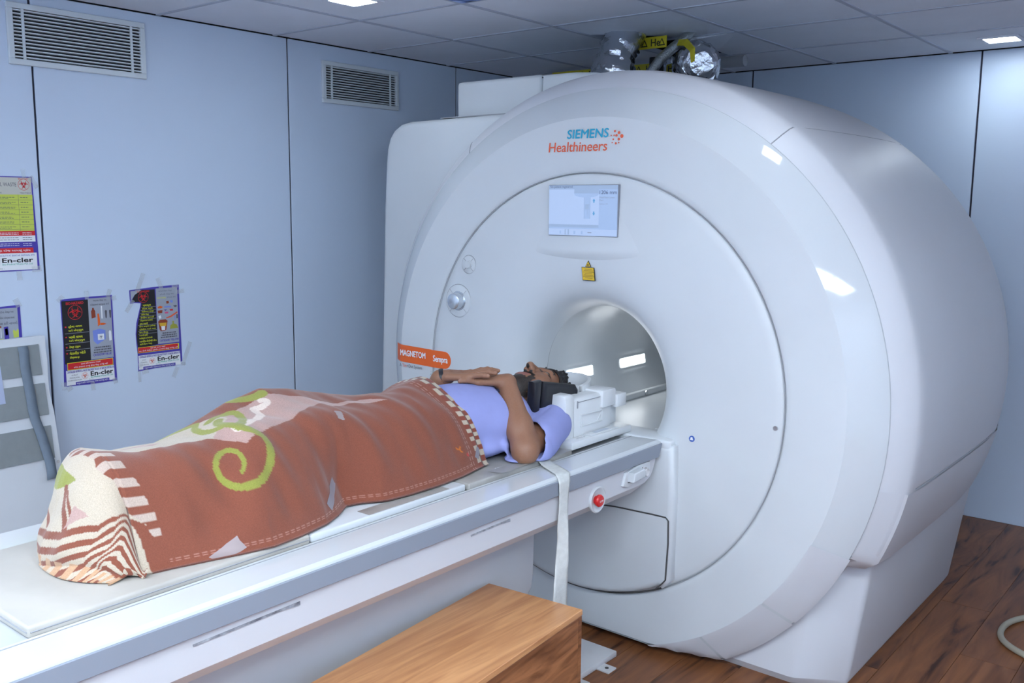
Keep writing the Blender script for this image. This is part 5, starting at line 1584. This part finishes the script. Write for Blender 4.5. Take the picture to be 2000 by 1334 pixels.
Cc[iris] = (0.02, 0.012, 0.008)
for q, nn, dd in TIPS:
    dv = V - (q + nn * 0.006)
    m_ = (np.linalg.norm(dv, axis=1) < 0.0058) & ((V - q) @ nn > 0.003)
    Cc[m_] = (0.34, 0.185, 0.135)
skin_mat = attr_mat('skin', 0.48, 0.4, bump=0.12, bscale=240.0, fuzz=0.12)
skin_mat.node_tree.nodes['Principled BSDF'].inputs['Subsurface Weight'].default_value = 0.08
skin_mat.node_tree.nodes['Principled BSDF'].inputs['Subsurface Radius'].default_value = (0.010, 0.004, 0.002)
person = np_mesh('person', V, Fc, [skin_mat], None, Cc)
tag(person, 'person in a pale blue shirt lying on the patient table, hands folded on the belly', 'person')

# shirt
FS = Field((1.55, -0.36, 0.815), (2.13, 0.33, 1.09), 0.0040)
FS.ell((PX, -0.01, 0.923), (0.160, 0.178, 0.1085), 0.05)
FS.ell((PX - 0.015, -0.16, 0.927), (0.147, 0.20, 0.1205), 0.05)
FS.ell((PX - 0.02, -0.34, 0.895), (0.132, 0.14, 0.080), 0.05)
FS.cap((1.70, 0.15, 0.885), (1.965, 0.180, 0.882), 0.066, 0.060, 0.04)
FS.cap((PX, 0.08, 0.915), (PX, 0.150, 0.915), 0.078, 0.064, 0.04)
U = (ELL - SHL) / np.linalg.norm(ELL - SHL)
FS.cap(SHL, SHL + U * 0.135 + np.array((0.006, 0, -0.006)), 0.063, 0.064, 0.03)
FS.cap(SHL + U * 0.11 + np.array((0.006, 0.0, -0.012)), SHL + U * 0.185 + np.array((0.012, 0, -0.018)), 0.058, 0.058, 0.012)
FS.cap(SHR, SHR + (ELR - SHR) * 0.65, 0.070, 0.066, 0.035)
FS.ell((PX - 0.005, -0.10, 0.862), (0.158, 0.20, 0.048), 0.03)
FS.cap((2.005, 0.12, 0.846), (2.040, -0.045, 0.838), 0.030, 0.024, 0.02)
FS.cap((2.020, -0.065, 0.838), (1.998, -0.070, 0.868), 0.014, 0.010, 0.02)
# creases
for a, b_ in (((1.93, 0.12, 1.005), (1.985, 0.03, 0.955)), ((1.955, 0.16, 0.998), (2.025, 0.09, 0.935)), ((2.003, 0.075, 0.937), (1.985, 0.170, 0.950))):
    FS.cap(a, b_, 0.004, 0.003, 0.010, 'sub')
# sleeve opening, neck opening, hem
FS.cap(SHL + U * 0.08, ELL + U * 0.1 + np.array((0.0, 0, 0.0)), 0.050, 0.054, 0.004, 'sub')
FS.cap(ELL - U * 0.03, WRL, 0.054, 0.045, 0.004, 'sub')
FS.cap((PX, 0.140, 0.955), (PX, 0.40, 0.965), 0.070, 0.080, 0.006, 'sub')
FS.ell((2.030, -0.010, 0.828), (0.056, 0.085, 0.010), 0.006)
FS.plane_cut((0, 0, -1), -0.8215)
FS.plane_cut((0, -1, 0), 0.33)
Vs, Fs = FS.mesh()
Vs = relax(Vs, Fs, 3)
yy_, zz_ = Vs[:, 1], Vs[:, 2]
shirt_mat = mat('pale_blue_cotton', (0.305, 0.335, 0.64), 0.85, 0.2, var=0.06, vscale=14, bump=0.10, bscale=30)
np_mesh('shirt', Vs, Fs, [shirt_mat], person)
# hair: curly cap swept off the forehead
FH = Field((1.72, 0.24, 0.84), (1.96, 0.47, 1.075), 0.0034)
rg = random.Random(12)
FH.ell(hd(0, 0.032, -0.012), hs((0.079, 0.092, 0.094)), 0.01)
for k in range(260):
    a = rg.uniform(0, 2 * PI); b2 = rg.uniform(-0.5, 1.0)
    dv = np.array((math.cos(a) * math.sqrt(max(0, 1 - b2 * b2)), b2, math.sin(a) * math.sqrt(max(0, 1 - b2 * b2))))
    c = np.array(hd(dv[0] * 0.076, 0.032 + dv[1] * 0.090, -0.010 + dv[2] * 0.090))
    if c[2] > 0.955 + 1.1 * 0.052 and c[1] < 0.292 + 1.1 * 0.072:
        continue
    if c[1] < 0.292 + 1.1 * 0.035 and c[2] > 0.955:
        continue
    r = rg.uniform(0.005, 0.011)
    FH.cap(c, c + np.array((rg.uniform(-0.010, 0.010), rg.uniform(0.002, 0.024), rg.uniform(-0.008, 0.014))), r, r * 0.6, 0.004)
FH.ell(hd(0, -0.038, 0.060), hs((0.085, 0.106, 0.085)), 0.006, 'sub')
FH.ell(hd(0, -0.060, -0.01), hs((0.095, 0.075, 0.12)), 0.006, 'sub')
Vh, Fh = FH.mesh()
tag(np_mesh('hair', Vh, Fh, [mat('black_hair', (0.010, 0.008, 0.008), 0.45, 0.5, bump=0.8, bscale=160)], person), 'short curly black hair')
# wrist band
wb = WRR + np.array((0.004, 0.004, 0.003)); wd_ = np.array((0.74, 0.67, 0.12)); wd_ /= np.linalg.norm(wd_)
e1 = np.cross(wd_, (0, 0, 1)); e1 /= np.linalg.norm(e1); e2_ = np.cross(wd_, e1)
wbm = MB()
wg = [[tuple(wb + wd_ * c + (0.0285 + 0.001 * (1 - (c / 0.007) ** 2)) * (e1 * math.cos(t) + e2_ * math.sin(t))) for t in np.linspace(0, 2 * PI, 33)] for c in (-0.007, -0.004, 0.0, 0.004, 0.007)]
wbm.sheet(wg, mat('black_band', (0.01, 0.01, 0.015), 0.4))
tag(wbm.build('wrist_band', person, True), 'black wrist band')
P_, S1_, T_ = blanket_grid()
Cb = blanket_colors(S1_, T_)
R0, R1 = P_.shape[:2]
ii = np.arange(R0 * R1).reshape(R0, R1)
Fb = np.stack([ii[:-1, :-1], ii[:-1, 1:], ii[1:, 1:], ii[1:, :-1]], 2).reshape(-1, 4)
fleece = attr_mat('printed_fleece', 0.95, 0.1, bump=0.35, bscale=420.0, sheen=0.25, fuzz=0.30)
blanket = np_mesh('blanket', P_.reshape(-1, 3), Fb, [fleece], None, Cb.reshape(-1, 3))
md = blanket.modifiers.new('thickness', 'SOLIDIFY'); md.thickness = 0.0035; md.offset = 0.0
tag(blanket, 'brown fleece blanket with green swirls and cream stripes spread over the legs of the person', 'blanket')
# tape scraps stuck on the blanket
def on_blanket(t, s):
    i = int(np.clip(np.searchsorted(T_, t), 1, R0 - 2)); j = int(np.clip(np.searchsorted(S1_, s), 1, R1 - 2))
    n = np.cross(P_[i + 1, j] - P_[i - 1, j], P_[i, j + 1] - P_[i, j - 1]); n /= np.linalg.norm(n)
    if n[0] + n[2] < 0: n = -n
    return P_[i, j] + n * 0.0035
scrap = mat('milky_tape', (0.62, 0.60, 0.62), 0.35, alpha=0.4)
scrap2 = mat('grey_tape', (0.34, 0.33, 0.37), 0.3, alpha=0.75)
for t0, s0, t1, s1, w, m in ((0.965, -0.004, 0.895, 0.030, 0.016, scrap), (0.545, 0.080, 0.615, 0.034, 0.013, scrap2), (0.478, 0.262, 0.487, 0.232, 0.010, scrap), (-0.002, 0.064, 0.020, 0.034, 0.010, scrap2)):
    d = np.array((t1 - t0, s1 - s0)); d /= np.linalg.norm(d); pn = np.array((-d[1], d[0]))
    g = []
    for a in np.linspace(0, 1, 9):
        c = np.array((t0, s0)) * (1 - a) + np.array((t1, s1)) * a
        g.append([tuple(on_blanket(*(c + pn * w * b_))) for b_ in (-1, -0.33, 0.33, 1)])
    MB().sheet(g, m).build('tape_scrap', blanket, True)

# ================================================================== head coil and cushion
coil = thing('head_coil', 'white lower head coil with a curved cradle, standing on the patient table', 'coil', (1.84, 0.37, 0.8115))
cz0 = 0.838
def coil_section(y, top, r, cz):
    pts = [(1.655, cz0), (2.030, cz0), (2.030, top - 0.012), (2.024, top - 0.003), (2.015, top)]
    a0 = math.asin(min(1, (top - cz) / r)) if top > cz else math.asin(max(-1, (top - cz) / r))
    xr = r * math.cos(a0)
    for a in np.linspace(a0, -PI - a0, 28):
        pts.append((1.842 + r * math.cos(a), cz + r * math.sin(a)))
    pts += [(1.67, top), (1.661, top - 0.003), (1.655, top - 0.012)]
    return pts
for y0, y1, top, r, nm in ((0.200, 0.248, 0.985, 0.128, 'cradle_front'), (0.249, 0.470, 0.968, 0.126, 'cradle'),):
    MB().prism([(x, y0, z) for x, z in coil_section(y0, top, r, 0.985)], (0, y1 - y0, 0), coil_mat, 0.0035, 2).build(nm, coil, True, 40)
# rear shell with a raised round lip
MB().prism([(1.68, 0.471, cz0), (2.005, 0.471, cz0), (2.005, 0.471, 0.955), (1.68, 0.471, 0.955)], (0, 0.075, 0), coil_mat, 0.006, 2).build('rear_block', coil, True, 40)
lip = []
for a in np.linspace(-0.12 * PI, PI * 1.12, 40):
    lip.append((1.842 + 0.112 * math.cos(a) * 1.0, 0.385 + 0.135 * max(0, math.sin(a)), 0.975 + 0.012 * math.sin(a)))
g0 = [[(x, y, z - 0.045) for x, y, z in lip], [(x, y, z + 0.012) for x, y, z in lip], [(1.842 + (x - 1.842) * 1.10, 0.385 + (y - 0.385) * 1.09 + 0.001, z + 0.012) for x, y, z in lip], [(1.842 + (x - 1.842) * 1.14, 0.385 + (y - 0.385) * 1.13 + 0.002, z - 0.055) for x, y, z in lip]]
MB().sheet(g0, coil_mat).build('rear_lip', coil, True, 40)
MB().box((1.955, 0.405, 0.915), (2.040, 0.485, 0.975), coil_mat, 0.004, 2).build('latch_block', coil, True, 40)
MB().box((1.965, 0.486, 0.905), (2.047, 0.545, 0.952), coil_mat, 0.004, 2).build('latch_block', coil, True, 40)
hr = MB()
for lo, hi in (((2.0302, 0.285, 0.905), (2.034, 0.415, 0.910)), ((2.0302, 0.285, 0.868), (2.034, 0.415, 0.872)), ((2.0302, 0.285, 0.872), (2.034, 0.290, 0.905)), ((2.0302, 0.410, 0.872), (2.034, 0.415, 0.905))):
    hr.box(lo, hi, coil_mat, 0.001, 1)
hr.build('handle_recess', coil)
MB().prism([(2.0303, 0.385, 0.8725), (2.0303, 0.409, 0.8725), (2.0303, 0.409, 0.9045)], (0.0025, 0, 0), coil_mat).build('handle_wedge', coil)
MB().box((2.0302, 0.262, 0.935), (2.0330, 0.268, 0.960), seam_soft, 0.001, 1).build('clip_slot', coil)
MB().tube([(2.0312, 0.27, 0.955), (2.0312, 0.40, 0.955)], 0.0012, seam_soft, 6).build('coil_joint', coil)
# sled of the coil with connectors
MB().box((1.63, 0.185, 0.8115), (2.070, 0.546, 0.8375), coil_mat, 0.004, 2).build('sled', coil, True, 40)
MB().box((2.034, 0.30, 0.8375), (2.064, 0.47, 0.8420), coil_mat, 0.0015, 1).build('connector_cover', coil)
for k in range(4):
    MB().tube([(2.049, 0.245 + 0.012 * k, 0.8375), (2.049, 0.245 + 0.012 * k, 0.8400)], 0.0042, white_dirty, 10).build('contact', coil)
MB().box((2.040, 0.34, 0.8421), (2.058, 0.42, 0.8428), mat('coil_print', (0.50, 0.55, 0.62), 0.5), 0.0, 1).build('name_plate', coil)

def cushion(pts, thick, label):
    b = bmesh.new()
    c = MB().prism(pts, thick, black_leather, 0.017, 5)
    o = c.build('head_cushion', None, True, 60)
    return tag(o, label, 'cushion', 'black head cushions')
cushion([(1.930, 0.150, 0.885), (1.930, 0.355, 0.905), (1.936, 0.352, 0.985), (1.944, 0.335, 1.000), (1.944, 0.150, 1.036)], (0.038, 0, 0.0), 'thick black vinyl cushion wedged between the head of the person and the coil')
cushion([(1.924, 0.110, 0.885), (1.924, 0.147, 0.885), (1.938, 0.148, 1.040), (1.938, 0.104, 1.040)], (0.040, 0, 0.0), 'narrow black vinyl cushion against the bearded jaw of the person')
